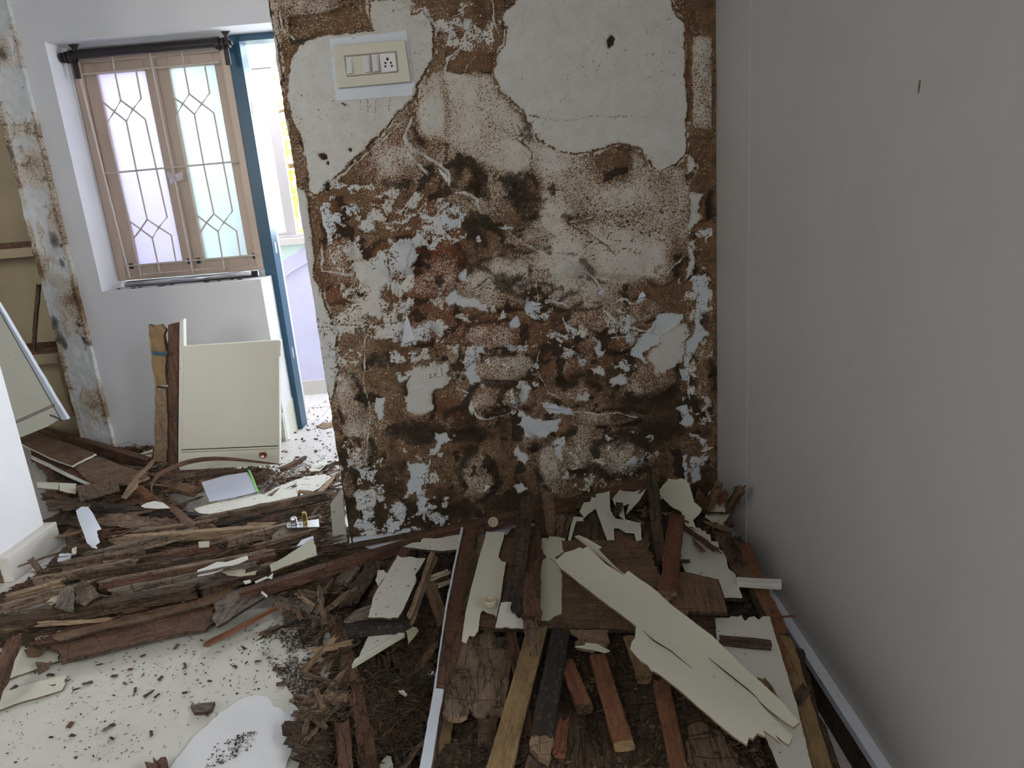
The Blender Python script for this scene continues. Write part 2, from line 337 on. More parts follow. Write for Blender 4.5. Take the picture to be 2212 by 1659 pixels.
# window wall: left pier, wall under the window, head over window and door, all in one skin with a deep recess
YF, YR = 3.8, 4.0
slab('wall_window_pier', -2.31, YF, 0.905, -2.178, 4.2, 2.6, W['wall'])
slab('wall_window_head', -2.178, YF, 2.128, 0.8, 4.2, 2.6, W['wall'])
slab('wall_window_sill', -2.31, YF, 0, -1.33, 4.2, 0.905, W['wall'])
o = slab('wall_window_mullion', -1.40, 3.99, 0.9, -1.362, 4.2, 2.13, W['wall'])
slab('wall_behind_partition', -0.6, 3.8, 0, 0.8, 4.2, 2.13, W['wall'])
o = struct(sheet3('wall_sill_skirting', [(-1.333, 3.78, 0.0), (-1.333, 3.78, 0.16), (-1.325, 4.0, 0.2), (-1.325, 4.0, 0)], 0.02, 'cream', jag=0.002))
# ---- rotten plaster strip between cupboard and window wall
def strip_wall():
    nx, nz = 46, 300; x0, x1 = -2.47, -2.295; X, Z = np.meshgrid(np.linspace(0, 1, nx), np.linspace(0, 2.6, nz)); wl = 0.006 * (fbm(Z, Z * 0, 14, 4, 3) - .5) * 2
    XX = x0 + (x1 - x0) * X + wl; h = fbm(XX, Z, 22, 5, 1); h2 = fbm(XX, Z, 5, 3, 4); Y = 3.775 - 0.012 * (h - .5) - 0.01 * (h2 > .52) * .4
    rim = np.abs(fbm(XX, Z, 8, 4, 5) - 0.5); st = np.clip(0.18 + 1.6 * (h2 - .5) + 0.35 * (0.03 - rim) / .03 * (rim < .03) + 0.3 * (X < .15) + 0.25 * (X > .9) + .5 * np.clip(.35 - Z, 0, 1), 0.05, 1)
    kk = np.zeros_like(X)
    for (u, v, r) in [(20, 330, .05), (68, 545, .03), (118, 700, .05), (130, 735, .05), (168, 700, .03), (140, 745, .03), (118, 520, .06), (45, 322, .03), (8, 120, .05), (185, 740, .03), (135, 570, .03)]:
        p = ony(u, v, 3.775); kk += np.exp(-(((XX - p[0]) / (r * .6)) ** 2 + ((Z - p[2]) / r) ** 2)) * (0.4 + 1.2 * h)
    kk = kk * 0.9 + 0.5 * ((X > .8) & (fbm(XX, Z, 60, 3, 6) > .62))
    v = np.column_stack([XX.ravel(), Y.ravel(), Z.ravel()]); f = [(j * nx + i, j * nx + i + 1, (j + 1) * nx + i + 1, (j + 1) * nx + i) for j in range(nz - 1) for i in range(nx - 1)]
    k = len(v); back = v.copy(); back[:, 1] = 3.9; v = np.vstack([v, back])
    for j in range(nz - 1):
        a, b = j * nx, (j + 1) * nx; f.append((a, b, b + k, a + k)); a, b = j * nx + nx - 1, (j + 1) * nx + nx - 1; f.append((b, a, a + k, b + k))
    o = link('wall_rotten_strip', v, f, W['rotwall'], smooth=True); me = o.data
    for nm, arr in (('D', st), ('K', np.clip(kk, 0, 1)), ('R', X * 0), ('Wt', (st < .2) * .5)):
        a = me.attributes.new(nm, 'FLOAT', 'POINT'); a.data.foreach_set('value', np.concatenate([arr.ravel(), arr.ravel()]).astype(np.float32))
    struct(o)
def rotwall_mat():
    s = NT('stained_rotten_plaster', 0.85); v = s.map((1, 1, 1)); D = s.attr('D'); K = s.attr('K'); R = s.attr('R'); Wt = s.attr('Wt')
    n1 = s.noise(v, 300, 2, 0.5); n2 = s.noise(v, 28, 5, 0.6); n3 = s.noise(v, 90, 4, 0.65)
    thr = s.math('MULTIPLY_ADD', D, -0.40, 0.72); a = s.math('SUBTRACT', n1, thr); a = s.math('ADD', a, s.math('MULTIPLY', s.math('SUBTRACT', n3, 0.5), 0.25))
    m = s.math('MULTIPLY_ADD', a, 20.0, 0.5, True)
    br = s.mix(s.ramp(n2, [(0.35, 0.0), (0.65, 1.0)]), (0.08, 0.046, 0.025), (0.185, 0.11, 0.06)); br = s.mix(R, br, (0.15, 0.05, 0.024))
    br = s.mix(s.ramp(n3, [(0.3, 0.55), (0.45, 0.0)]), br, (0.07, 0.042, 0.023))
    wh = s.mix(s.ramp(n2, [(0.3, 0.0), (0.7, 1.0)]), (0.52, 0.5, 0.45), (0.6, 0.59, 0.56)); wh = s.mix(Wt, wh, (0.53, 0.57, 0.6)); wh = s.mix(s.math('MULTIPLY', D, s.math('SUBTRACT', 1.0, Wt), None, True), wh, (0.48, 0.35, 0.22))
    c = s.mix(m, wh, br); kf = s.math('MULTIPLY_ADD', s.math('SUBTRACT', K, s.noise(v, 130, 5, 0.75)), 4.0, 0.42, True)
    kf = s.math('MULTIPLY', kf, s.math('MULTIPLY_ADD', K, 0.75, 0.12, True)); c = s.mix(kf, c, (0.022, 0.017, 0.012))
    s.col(c); s.b.inputs['Specular IOR Level'].default_value = 0.2
    s.bump(s.math('ADD', s.math('MULTIPLY', m, -0.6), s.math('MULTIPLY', n3, 1.2)), 0.6, 0.002); return s.m
W['rotwall'] = rotwall_mat(); strip_wall()
# ================================================================ ROTTEN WALL
def wpt(u, v): p = ony(u, v, YW); return (p[0], p[2])
def rotten_wall():
    dx = 0.0031; x0, x1, z0, z1 = -0.656, 0.668, 0.0, 1.93; nx = int((x1 - x0) / dx) + 1; nz = int((z1 - z0) / dx) + 1
    X, Z = np.meshgrid(np.linspace(x0, x1, nx), np.linspace(z0, z1, nz))
    # domain warp: every traced border gets a ragged, natural line
    wx = X + 0.020 * (fbm(X, Z, 11, 5, 0, .6) - .5) * 2 + 0.006 * (fbm(X, Z, 60, 3, 3) - .5) * 2
    wz = Z + 0.020 * (fbm(X, Z, 11, 5, 2, .6) - .5) * 2 + 0.006 * (fbm(X, Z, 60, 3, 5) - .5) * 2
    fine = fbm(X, Z, 70, 4, 1); mid = fbm(X, Z, 17, 4, 4); low = fbm(X, Z, 5.5, 4, 6); cell = fbm(wx, wz, 26, 4, 2)
    def box_of(pts, pad):
        xs = [p[0] for p in pts]; zs = [p[1] for p in pts]
        i0 = max(0, int((min(xs) - pad - x0) / dx)); i1 = min(nx, int((max(xs) + pad - x0) / dx) + 2); j0 = max(0, int((min(zs) - pad - z0) / dx)); j1 = min(nz, int((max(zs) + pad - z0) / dx) + 2)
        return slice(j0, j1), slice(i0, i1)
    def segd(px, pz, a, b):
        ax, az = a; bx, bz = b; L = (bx - ax) ** 2 + (bz - az) ** 2 + 1e-12; t = np.clip(((px - ax) * (bx - ax) + (pz - az) * (bz - az)) / L, 0, 1)
        return np.hypot(px - ax - t * (bx - ax), pz - az - t * (bz - az))
    def sdf(poly, pad=0.05, warp=1.0):
        pts = [wpt(*p) for p in poly]; s = box_of(pts, pad + 0.03); px = X[s] + (wx[s] - X[s]) * warp; pz = Z[s] + (wz[s] - Z[s]) * warp
        d = np.full(px.shape, 9.0)
        for i in range(len(pts)): d = np.minimum(d, segd(px, pz, pts[i], pts[(i + 1) % len(pts)]))
        return s, np.where(pip(px, pz, pts), -d, d)
    def linef(poly):
        pts = [wpt(*p) for p in poly]; s = box_of(pts, 0.05); px, pz = X[s] * .4 + wx[s] * .6, Z[s] * .4 + wz[s] * .6; d = np.full(px.shape, 9.0)
        for i in range(len(pts) - 1): d = np.minimum(d, segd(px, pz, pts[i], pts[i + 1]))
        return s, d
    def blob(u, v, ru, rv, warp=.7):
        x, z = wpt(u, v); a = ru / 655.0; b = rv / 640.0; px = X + (wx - X) * warp; pz = Z + (wz - Z) * warp
        return np.exp(-(((px - x) / a) ** 2 + ((pz - z) / b) ** 2) ** 1.6)
    sm = lambda d, w: np.clip(.5 - d / w, 0, 1)
    D = 0.86 + 0.5 * (low - .5) + 0.4 * (mid - .5); K = np.zeros_like(X); R = np.zeros_like(X); Wt = np.zeros_like(X); Hh = 0.010 * (low - .5) + 0.006 * (mid - .5)
    # rounded blisters: lighter in their middle, dark in the creases between them
    for (u, v, a, b, d, r) in [(735, 540, 30, 55, .66, .8), (735, 640, 40, 22, .8, .5), (860, 330, 48, 62, .5, .5), (915, 715, 32, 30, .72, 1), (1070, 728, 62, 34, .6, .9), (1090, 800, 62, 34, .42, .5), (1070, 862, 60, 38, .5, .5), (1020, 905, 60, 30, .75, .6),
        (1290, 690, 58, 36, .55, .5), (1390, 668, 46, 26, .58, .4), (1250, 740, 50, 30, .66, .6), (1400, 815, 62, 48, .66, .2), (760, 880, 28, 65, .5, .2), (775, 975, 32, 50, .55, .3), (755, 1050, 18, 40, .66, .4), (905, 870, 30, 50, .75, .6),
        (1340, 735, 45, 26, .72, .6), (1010, 610, 60, 32, .75, .7), (960, 560, 45, 40, .82, .9), (860, 560, 60, 40, .85, .9), (1100, 340, 70, 55, .42, .1), (1010, 350, 50, 50, .45, .2), (1050, 400, 60, 60, .62, .2), (990, 400, 40, 40, .7, .2),
        (1180, 600, 90, 45, .45, .1), (1120, 640, 100, 30, .5, .2), (1250, 640, 70, 30, .48, .1), (1080, 590, 60, 30, .42, 0), (1150, 520, 50, 25, .5, .1), (1330, 540, 90, 60, .14, 0), (1230, 540, 45, 60, .25, 0), (1250, 975, 40, 50, .56, 0), (1340, 985, 62, 48, .48, 0),
        (1035, 1030, 38, 55, .62, 0), (1190, 1010, 28, 50, .55, .1), (1160, 950, 40, 26, .7, .3), (1520, 830, 25, 70, .75, .4), (1500, 450, 30, 50, .8, .2), (1520, 190, 20, 90, .38, .1), (1310, 355, 60, 48, .72, .1), (650, 38, 42, 38, .6, .1), (740, 40, 45, 32, .76, .2),
        (930, 620, 60, 30, .72, .9), (1210, 790, 50, 44, .8, .4), (1120, 860, 40, 30, .7, .5), (1440, 560, 36, 70, .62, .2), (1210, 430, 50, 60, .35, 0), (1390, 440, 90, 60, .34, 0), (1245, 850, 50, 26, .74, .5), (1330, 905, 70, 20, .66, .2), (700, 20, 20, 30, .6, .1)]:
        g = blob(u, v, a * 1.12, b * 1.12); g = np.clip(g * 1.15, 0, 1); D = D * (1 - g) + (d - .03 + .7 * (mid - .5)) * g; R = R * (1 - g) + r * g * .8; Hh += 0.014 * blob(u, v, a, b) - 0.005 * (g * (1 - g) * 4); K = np.maximum(K, .8 * (g * (1 - g) * 4) ** 4 * np.clip((mid - .36) * 6, 0, 1) * (d > .4))
    # pale speckled sweeps of still hanging paint
    for poly, d in [([(905, 190), (940, 160), (1000, 150), (1062, 165), (1085, 205), (1120, 238), (1150, 300), (1150, 375), (1100, 372), (1040, 350), (1000, 325), (950, 300), (902, 290)], .30),
                    ([(1155, 312), (1250, 335), (1370, 330), (1400, 365), (1482, 365), (1482, 520), (1470, 580), (1430, 605), (1360, 600), (1300, 595), (1260, 560), (1220, 500), (1180, 430), (1150, 380)], .38),
                    ([(1485, 78), (1540, 78), (1540, 285), (1490, 268)], .4), ([(800, 0), (885, 0), (900, 40), (880, 70), (806, 66)], .17), ([(582, 0), (600, 0), (606, 60), (598, 85), (585, 60)], .42)]:
        s, dd = sdf(poly); g = sm(dd, .022); D[s] = D[s] * (1 - g) + (d + .5 * (mid[s] - .5) + .35 * (low[s] - .5)) * g; R[s] *= 1 - g; Hh[s] = Hh[s] * (1 - .4 * g) + .006 * g; K[s] *= 1 - .8 * g
    for (u, v, a, b, d) in [(960, 235, 10, 60, .62), (1015, 230, 14, 60, .15), (935, 240, 22, 40, .12), (1060, 250, 16, 60, .3), (1310, 355, 44, 36, .82), (1345, 350, 12, 40, .85), (1330, 545, 80, 48, .12), (1460, 560, 22, 60, .72), (1180, 345, 40, 30, .15), (1200, 470, 40, 30, .22), (1125, 330, 30, 40, .2), (1350, 470, 60, 18, .45), (1150, 420, 24, 40, .8), (1250, 475, 40, 12, .72)]:
        g = blob(u, v, a, b); D = D * (1 - g) + (d + .3 * (mid - .5)) * g
    # red rust and soot
    for (u, v, a, b, r) in [(720, 520, 45, 130, .8), (900, 600, 100, 80, .7), (1080, 740, 110, 60, .6), (950, 700, 70, 40, .8), (850, 400, 90, 60, .35), (1000, 480, 60, 60, .4), (980, 880, 100, 60, .5), (1300, 740, 80, 50, .5), (900, 470, 60, 40, .7)]: R = np.clip(R + blob(u, v, a, b) * r * .6, 0, 1)
    for (u, v, a, b, k) in [(1105, 395, 36, 26, .9), (1145, 430, 40, 34, .7), (1120, 480, 44, 40, .45), (1115, 615, 36, 20, .95), (1150, 465, 22, 16, .9), (1048, 430, 12, 70, .5), (1030, 520, 30, 45, .7), (1000, 560, 50, 30, .5), (765, 705, 34, 20, .85), (820, 780, 40, 22, .8), (1095, 560, 26, 24, .5),
        (900, 935, 70, 26, .8), (1430, 940, 60, 40, .55), (950, 1105, 90, 26, .6), (1090, 1085, 60, 26, .6), (1020, 945, 60, 14, .75), (880, 420, 60, 20, .3), (1195, 410, 20, 14, .7), (1140, 290, 16, 34, .7), (1215, 470, 16, 12, .8), (1165, 675, 12, 14, .9), (1530, 600, 14, 34, .7), (1515, 690, 14, 20, .7),
        (1280, 810, 60, 14, .35), (790, 1105, 14, 34, .9), (1250, 610, 14, 16, .6), (1420, 585, 14, 16, .6), (1000, 130, 30, 24, .3), (700, 60, 16, 20, .6), (870, 40, 26, 16, .6), (1180, 985, 80, 60, .25), (1050, 930, 120, 26, .35), (850, 1020, 40, 60, .25), (1480, 880, 60, 90, .2), (1340, 960, 26, 20, .55), (1040, 690, 50, 10, .5), (925, 655, 60, 12, .5), (1060, 760, 60, 7, .8), (1110, 835, 60, 6, .7)]:
        K = np.maximum(K, blob(u, v, a, b, 1.2) * k * (0.35 + 1.3 * fine))
    K = np.maximum(K, .9 * (fbm(wx, wz, 18, 4, 7) > .68) * (D > .6)); K += 0.36 * np.clip((0.8 - Z) / .6, 0, 1) * (D > .5) + .35 * (D > .55) * np.clip((low - .5) * 6, 0, 1) + .2 * (D > .6) * np.clip((cell - .52) * 12, 0, 1)  # towards the foot K adds damp grime together with painted shade
    # clean paint fields
    def clean(poly, d=.03, wd=.004, hgt=.0045, wt=.15, warp=.8, rim=True):
        s, dd = sdf(poly, warp=warp); g = sm(dd, wd); D[s] = D[s] * (1 - g) + (d + .10 * (mid[s] - .5) + .30 * np.clip(.012 + dd, 0, .012) / .012 * g) * g
        if rim:
            e = (np.abs(dd) < .0028) & (fine[s] > .42); D[s] = np.where(e, 1, D[s]); K[s] = np.where(e, .45, K[s] * (1 - g)); q = (dd > .002) & (dd < .009) & (fine[s] > .5); D[s] = np.where(q, .25, D[s])
        else: K[s] *= 1 - g
        R[s] *= 1 - g; Wt[s] = Wt[s] * (1 - g) + wt * g; Hh[s] = Hh[s] * (1 - g) + hgt * g
    clean([(715, 72), (760, 74), (806, 66), (802, 0), (884, 0), (892, 34), (912, 26), (932, 62), (938, 95), (936, 122), (924, 150), (902, 182), (896, 208), (872, 238), (845, 260), (825, 285), (800, 312), (778, 332), (755, 355), (730, 385), (706, 410), (690, 420), (677, 424), (668, 412), (664, 380), (655, 345), (650, 310), (640, 282), (628, 240), (621, 200), (612, 150), (625, 124), (634, 110), (650, 92), (680, 84)], .05)
    clean([(1085, 50), (1090, 30), (1110, 8), (1130, -40), (1440, -40), (1455, 25), (1470, 45), (1480, 62), (1481, 150), (1483, 250), (1484, 330), (1465, 352), (1440, 364), (1420, 370), (1405, 362), (1393, 345), (1380, 325), (1360, 316), (1330, 315), (1290, 325), (1262, 331), (1240, 335), (1210, 328), (1180, 318), (1160, 308), (1152, 290), (1145, 270), (1135, 245), (1115, 225), (1090, 203), (1075, 180), (1068, 165), (1068, 130), (1090, 95), (1096, 60)], .03)
    clean([(570, 66), (596, 76), (600, 110), (612, 190), (624, 258), (632, 300), (600, 300)], .12); clean([(620, 400), (660, 410), (671, 472), (681, 560), (678, 597), (695, 627), (707, 669), (731, 719), (724, 753), (731, 804), (724, 850), (716, 862), (640, 700)], .06, wt=.35, warp=.3)
    # stained bare bands round the clean fields
    def bare(poly, d=.97, r=0.1, hh=-.001):
        s, dd = sdf(poly, warp=.6); g = sm(dd, .005); D[s] = D[s] * (1 - g) + (d + .3 * (mid[s] - .5)) * g; K[s] *= 1 - .6 * g; R[s] = R[s] * (1 - g) + r * g; Wt[s] *= 1 - g; Hh[s] = Hh[s] * (1 - g) + hh * g
    bare([(632, 92), (650, 84), (642, 110), (625, 124), (615, 118), (613, 90)], .95); bare([(614, 120), (622, 122), (622, 200), (640, 282), (652, 340), (664, 400), (668, 430), (690, 428), (688, 500), (690, 640), (680, 600), (676, 500), (664, 420), (640, 390), (628, 300), (616, 200)], .8)
    bare([(1480, 0), (1545, 0), (1543, 72), (1500, 78), (1484, 90), (1478, 60)], .93); bare([(1496, 280), (1540, 285), (1540, 400), (1505, 470), (1490, 420), (1512, 360), (1485, 330)], .9)
    bare([(1484, 90), (1498, 80), (1494, 262), (1484, 262)], .95); bare([(965, 100), (1040, 110), (1066, 130), (1064, 158), (1020, 146), (1000, 158), (968, 158)], .96); bare([(1395, 640), (1470, 600), (1474, 560), (1488, 600), (1480, 680), (1430, 668)], .92)
    bare([(630, 40), (700, 30), (790, 8), (806, 62), (740, 74), (690, 80), (650, 84), (630, 70)], .86); bare([(1500, 480), (1540, 470), (1542, 590), (1528, 590), (1502, 520)], .9)
    # white patches: undercoat showing where everything fell away
    for poly, wt in [([(1422, 677), (1477, 681), (1472, 703), (1426, 736), (1401, 762), (1396, 778), (1371, 770), (1375, 736), (1413, 703)], 1), ([(1485, 703), (1484, 730), (1477, 778), (1451, 795), (1418, 802), (1405, 770), (1430, 728), (1460, 703)], .2),
        ([(1131, 669), (1147, 648), (1169, 656), (1164, 677), (1177, 698), (1147, 690)], 1), ([(1099, 694), (1122, 692), (1131, 711), (1101, 719)], 1), ([(1122, 892), (1147, 905), (1202, 901), (1202, 922), (1169, 943), (1139, 943), (1131, 922)], 1), ([(1169, 867), (1219, 873), (1236, 892), (1181, 888)], 1),
        ([(1288, 633), (1303, 633), (1299, 648)], 1), ([(1371, 650), (1388, 631), (1401, 650)], 1), ([(1312, 660), (1342, 643), (1367, 648), (1333, 652)], .8), ([(1502, 605), (1527, 597), (1540, 639), (1527, 660), (1506, 698), (1519, 719), (1502, 770), (1485, 804), (1481, 753), (1498, 719), (1493, 698), (1502, 656)], 1),
        ([(1468, 795), (1485, 795), (1487, 823), (1470, 823)], 1), ([(1451, 880), (1477, 871), (1498, 905), (1489, 924), (1460, 918), (1472, 901)], 1), ([(1496, 939), (1519, 947), (1508, 968)], 1), ([(1126, 968), (1145, 994), (1135, 1006), (1118, 985)], 1), ([(1101, 1044), (1126, 1036), (1133, 1053), (1110, 1065)], 1),
        ([(1207, 943), (1223, 939), (1219, 998), (1209, 994)], 1), ([(1278, 749), (1291, 736), (1304, 757), (1291, 770)], .8), ([(1283, 800), (1299, 795), (1308, 810), (1287, 812)], .8), ([(1245, 846), (1270, 850), (1266, 861), (1245, 859)], .5), ([(1114, 850), (1126, 825), (1150, 833), (1143, 859), (1122, 875)], .7),
        ([(1477, 985), (1486, 985), (1488, 1044), (1478, 1044)], 1), ([(1496, 985), (1515, 998), (1523, 1044), (1502, 1044)], .9), ([(868, 743), (876, 673), (889, 711), (899, 732), (893, 738)], 1), ([(990, 591), (1007, 589), (1018, 603), (1003, 612), (990, 605)], 1), ([(876, 791), (935, 787), (973, 791), (965, 838), (935, 846), (931, 880), (910, 892), (880, 888), (870, 859), (885, 816)], .3),
        ([(935, 939), (965, 937), (977, 956), (956, 968), (952, 989), (935, 981), (948, 956)], .9), ([(880, 1002), (935, 998), (931, 1040), (914, 1048), (929, 1082), (918, 1120), (906, 1112), (902, 1065), (868, 1078), (889, 1032)], 1), ([(1011, 753), (1041, 753), (1045, 770), (1028, 770), (1032, 812), (1049, 829), (1020, 838), (1007, 812)], .8),
        ([(762, 1061), (809, 1044), (817, 1082), (779, 1116)], .4), ([(1030, 514), (1042, 510), (1040, 526), (1030, 524)], 1), ([(1088, 490), (1104, 478), (1112, 486), (1100, 494)], 1), ([(1492, 330), (1508, 350), (1502, 380), (1488, 384)], .2), ([(1488, 425), (1520, 426), (1512, 440), (1508, 480), (1490, 500)], .3),
        ([(1486, 525), (1502, 525), (1500, 600), (1486, 615)], .3), ([(812, 865), (826, 862), (832, 890), (818, 910), (808, 890)], .8), ([(965, 640), (985, 628), (1000, 660), (968, 672)], .9), ([(985, 655), (1050, 650), (1052, 668), (990, 672)], .6), ([(700, 975), (707, 965), (710, 1000)], .4), ([(848, 30), (870, 0), (900, 10), (872, 30)], .1), ([(1346, 800), (1360, 820), (1330, 836), (1320, 826)], .7),
        ([(970, 128), (985, 118), (1000, 108), (990, 122)], .6), ([(1035, 70), (1046, 62), (1044, 84)], .6), ([(985, 60), (1000, 40), (1020, 50), (1008, 66)], .4), ([(1420, 1090), (1440, 1060), (1460, 1060), (1450, 1095)], .9), ([(930, 1150), (1000, 1128), (1010, 1150)], .9), ([(820, 1150), (890, 1138), (890, 1160)], .9)]:
        clean(poly, .0 if wt > .5 else .1, .003, -.002 if wt > .5 else .005, wt, 1.5, rim=False)
    # torn white network left of the middle
    for poly, thr in [([(700, 404), (760, 410), (830, 400), (880, 430), (905, 470), (905, 520), (890, 560), (880, 600), (890, 640), (875, 680), (860, 715), (830, 728), (780, 716), (748, 690), (745, 640), (725, 560), (715, 500), (700, 450)], .50), ([(890, 430), (960, 440), (1000, 446), (1002, 500), (960, 535), (905, 525)], .50),
                      ([(767, 542), (876, 534), (868, 584), (830, 648), (872, 677), (868, 711), (788, 719), (754, 669), (779, 639)], .40), ([(860, 720), (950, 700), (990, 760), (960, 800), (870, 820), (850, 770)], .55), ([(690, 700), (740, 690), (770, 760), (740, 820), (720, 800)], .5), ([(930, 620), (1060, 610), (1090, 680), (1000, 690), (930, 660)], .62),
                      ([(1150, 640), (1330, 660), (1420, 700), (1360, 790), (1240, 780), (1160, 720)], .62), ([(960, 0), (1060, 0), (1050, 110), (960, 90), (920, 30)], .57), ([(740, 960), (830, 990), (820, 1120), (750, 1120)], .62), ([(1000, 740), (1160, 740), (1150, 900), (1010, 900)], .64), ([(1480, 500), (1545, 480), (1545, 1080), (1480, 1080)], .61), ([(850, 980), (980, 930), (980, 1100), (860, 1110)], .64), ([(790, 1090), (960, 1095), (960, 1160), (770, 1160)], .5), ([(1190, 940), (1420, 950), (1400, 1040), (1200, 1060)], .60)]:
        s, dd = sdf(poly, .02); n = fbm(wx[s] * .8, wz[s], 30, 5, 2, .6) + np.clip(dd, -.03, .03) * -1.2; g = np.clip((n - thr) * 60, 0, 1) * (dd < .015); n5 = n + .25 * (fbm(wx[s], wz[s], 95, 3, 4) - .5); edge = ((np.abs(n5 - thr - .012) < .013) | (np.abs(n5 - thr - .05) < .004) | (np.abs(n5 - thr - .09) < .0035) | (np.abs(n5 - thr - .13) < .003)) * g
        D[s] = D[s] * (1 - g) + .05 * g; D[s] = np.where(edge > 0, .95, D[s]); Wt[s] = np.maximum(Wt[s], g * np.clip(.4 + 5 * (low[s] - .5), .05, .9)); K[s] = K[s] * (1 - g) + edge * .55; R[s] *= 1 - g; Hh[s] += .0025 * g
    # white chipped ridges
    for ln, wd in [([(887, 256), (874, 300), (894, 324), (917, 337), (951, 358), (968, 375), (968, 398)], 7), ([(884, 331), (901, 358), (924, 378)], 5), ([(982, 412), (1005, 415), (1029, 435), (1046, 462)], 5), ([(1100, 500), (1147, 536), (1190, 555), (1249, 582), (1291, 610), (1299, 627)], 3), ([(1181, 652), (1219, 658), (1234, 669)], 4), ([(1443, 591), (1451, 574), (1477, 557)], 3),
        ([(1303, 673), (1333, 698), (1342, 702), (1405, 719), (1417, 698)], 5), ([(1219, 686), (1228, 707), (1261, 719), (1283, 728), (1299, 753)], 4), ([(1316, 728), (1371, 724)], 3), ([(695, 534), (693, 584), (758, 599)], 4), ([(786, 728), (788, 804), (786, 838), (796, 871), (800, 905), (792, 956), (796, 1006)], 3), ([(1020, 871), (1032, 901), (1062, 905), (1104, 897)], 4),
        ([(1236, 888), (1283, 897), (1333, 892), (1375, 901)], 3), ([(1489, 804), (1487, 838), (1491, 880)], 3), ([(963, 158), (968, 125), (985, 112), (1008, 98)], 4), ([(965, 158), (1000, 160), (1010, 140), (1030, 120)], 2), ([(1020, 780), (1000, 800), (985, 840), (1010, 850)], 3), ([(1230, 478), (1275, 470), (1310, 450), (1365, 440)], 3), ([(700, 412), (760, 362), (830, 300), (872, 262)], 4), ([(1160, 600), (1165, 660), (1168, 740), (1160, 800)], 2),
        ([(1165, 800), (1185, 850), (1210, 860)], 2), ([(880, 40), (905, 60), (925, 40), (960, 90), (975, 90)], 2), ([(606, 20), (612, 60), (640, 84)], 3), ([(1060, 0), (1065, 40), (1075, 70)], 4), ([(1200, 1000), (1210, 1040), (1190, 1070)], 2)]:
        s, d = linef(ln); wdm = wd / 700 * np.clip(2.4 * fbm(X[s], Z[s], 48, 3, 3) - .55, .02, 1.5); g = sm(d - wdm * .5, .003); D[s] = D[s] * (1 - g) + .04 * g; K[s] *= 1 - g; Wt[s] = np.maximum(Wt[s], .4 * g); Hh[s] += .003 * g; q = (g < .3) & (d < wdm * .5 + .006); K[s] = np.where(q, np.maximum(K[s], .45), K[s])
    # cracks and root-like mould
    def crack(ln, wd=1.6, k=1.0):
        s, d = linef(ln); g = sm(d - wd / 1300, .003); K[s] = np.maximum(K[s], g * k); D[s] = np.maximum(D[s], g); Hh[s] -= .003 * g
    for ln in [[(1140, 262), (1146, 290), (1128, 310), (1150, 330), (1146, 360), (1152, 400)], [(1118, 300), (1135, 320)], [(1120, 272), (1130, 300)], [(1080, 390), (1110, 405), (1160, 430)], [(1195, 395), (1200, 425), (1185, 410), (1215, 415)], [(1060, 490), (1090, 488), (1110, 500)], [(1010, 430), (1050, 470), (1052, 520), (1040, 570), (1010, 590)], [(1145, 252), (1172, 256)],
               [(1150, 255), (1230, 258), (1290, 254), (1360, 253)], [(780, 700), (900, 690)], [(843, 560), (846, 640), (846, 700)], [(1220, 480), (1260, 500), (1310, 530), (1330, 550)], [(700, 700), (790, 710)], [(1000, 640), (1060, 600), (1090, 640)]]: crack(ln, 1.6 if ln[0] != (1150, 255) else .5, 1.0 if ln[0] != (1150, 255) else .5)
    rr = random.Random(3)
    for cu, cv, n, L in [(1110, 400, 14, 40), (1200, 412, 9, 26), (1135, 290, 8, 26), (1115, 615, 10, 30), (1160, 470, 8, 22), (1160, 675, 6, 14), (770, 700, 10, 34), (1030, 540, 10, 34), (1340, 960, 8, 22), (950, 620, 6, 22)]:
        for _ in range(n):
            a = rr.uniform(0, 6.28); p = [(cu + rr.uniform(-8, 8), cv + rr.uniform(-8, 8))]
            for _ in range(4): a += rr.uniform(-.8, .8); p.append((p[-1][0] + math.cos(a) * L / 4, p[-1][1] + math.sin(a) * L / 4))
            crack(p, rr.uniform(.4, 1.3), .9)
    gg = blob(1320, 505, 150, 62) + .6 * blob(1130, 300, 50, 60) + .6 * blob(1440, 430, 40, 60); wr = np.abs(fbm(X * .55 - Z * .25, Z * 1.5 + .35 * np.abs(X - wpt(1300, 500)[0]), 30, 4, 3) - .5); c = np.clip((.022 - wr) / .02, 0, 1) * gg * (mid > .44); K = np.maximum(K, np.clip(c * 1.3, 0, .9)); D = np.maximum(D, c); Hh -= .003 * c
    sp = (fbm(X, Z, 160, 2, 1) > .88) * (fbm(X, Z, 9, 3, 5) > .48); K = np.maximum(K, sp * .8); D = np.maximum(D, sp * .8)
    for u, v, r in [(1317, 97, 11), (692, 340, 8), (700, 358, 5), (752, 318, 5), (707, 405, 9)]:
        g = blob(u, v, r, r * 1.2, 1.3); K = np.maximum(K, np.clip(g * 1.6 - .3, 0, 1)); D = np.maximum(D, np.clip(g * 1.5 - .3, 0, 1)); Hh -= .006 * g
    for u in (778, 794, 811, 842):                                # rust runs below the switch board
        s, d = linef([(u - 3, 212), (u, 232 + (u % 7) * 4)]); D[s] = np.maximum(D[s], .45 * sm(d - .002, .003))
    # vertical seam with a timber bead at the right edge
    Hh = np.where(X > .655, .004, Hh); D = np.where(X > .655, .9 + .2 * (mid - .5), D); Wt = np.where(X > .655, 0, Wt)
    Y = YW - Hh * 1.35
    edge = .004 * (fbm(Z, Z * 0, 25, 4, 2) - .5) * 2; XX = X + edge * np.clip(1 - (X - x0) / .03, 0, 1)
    v = np.column_stack([XX.ravel(), Y.ravel(), Z.ravel()]); I = (np.arange(nz - 1)[:, None] * nx + np.arange(nx - 1)[None, :]).ravel(); quads = np.column_stack([I, I + 1, I + nx + 1, I + nx])
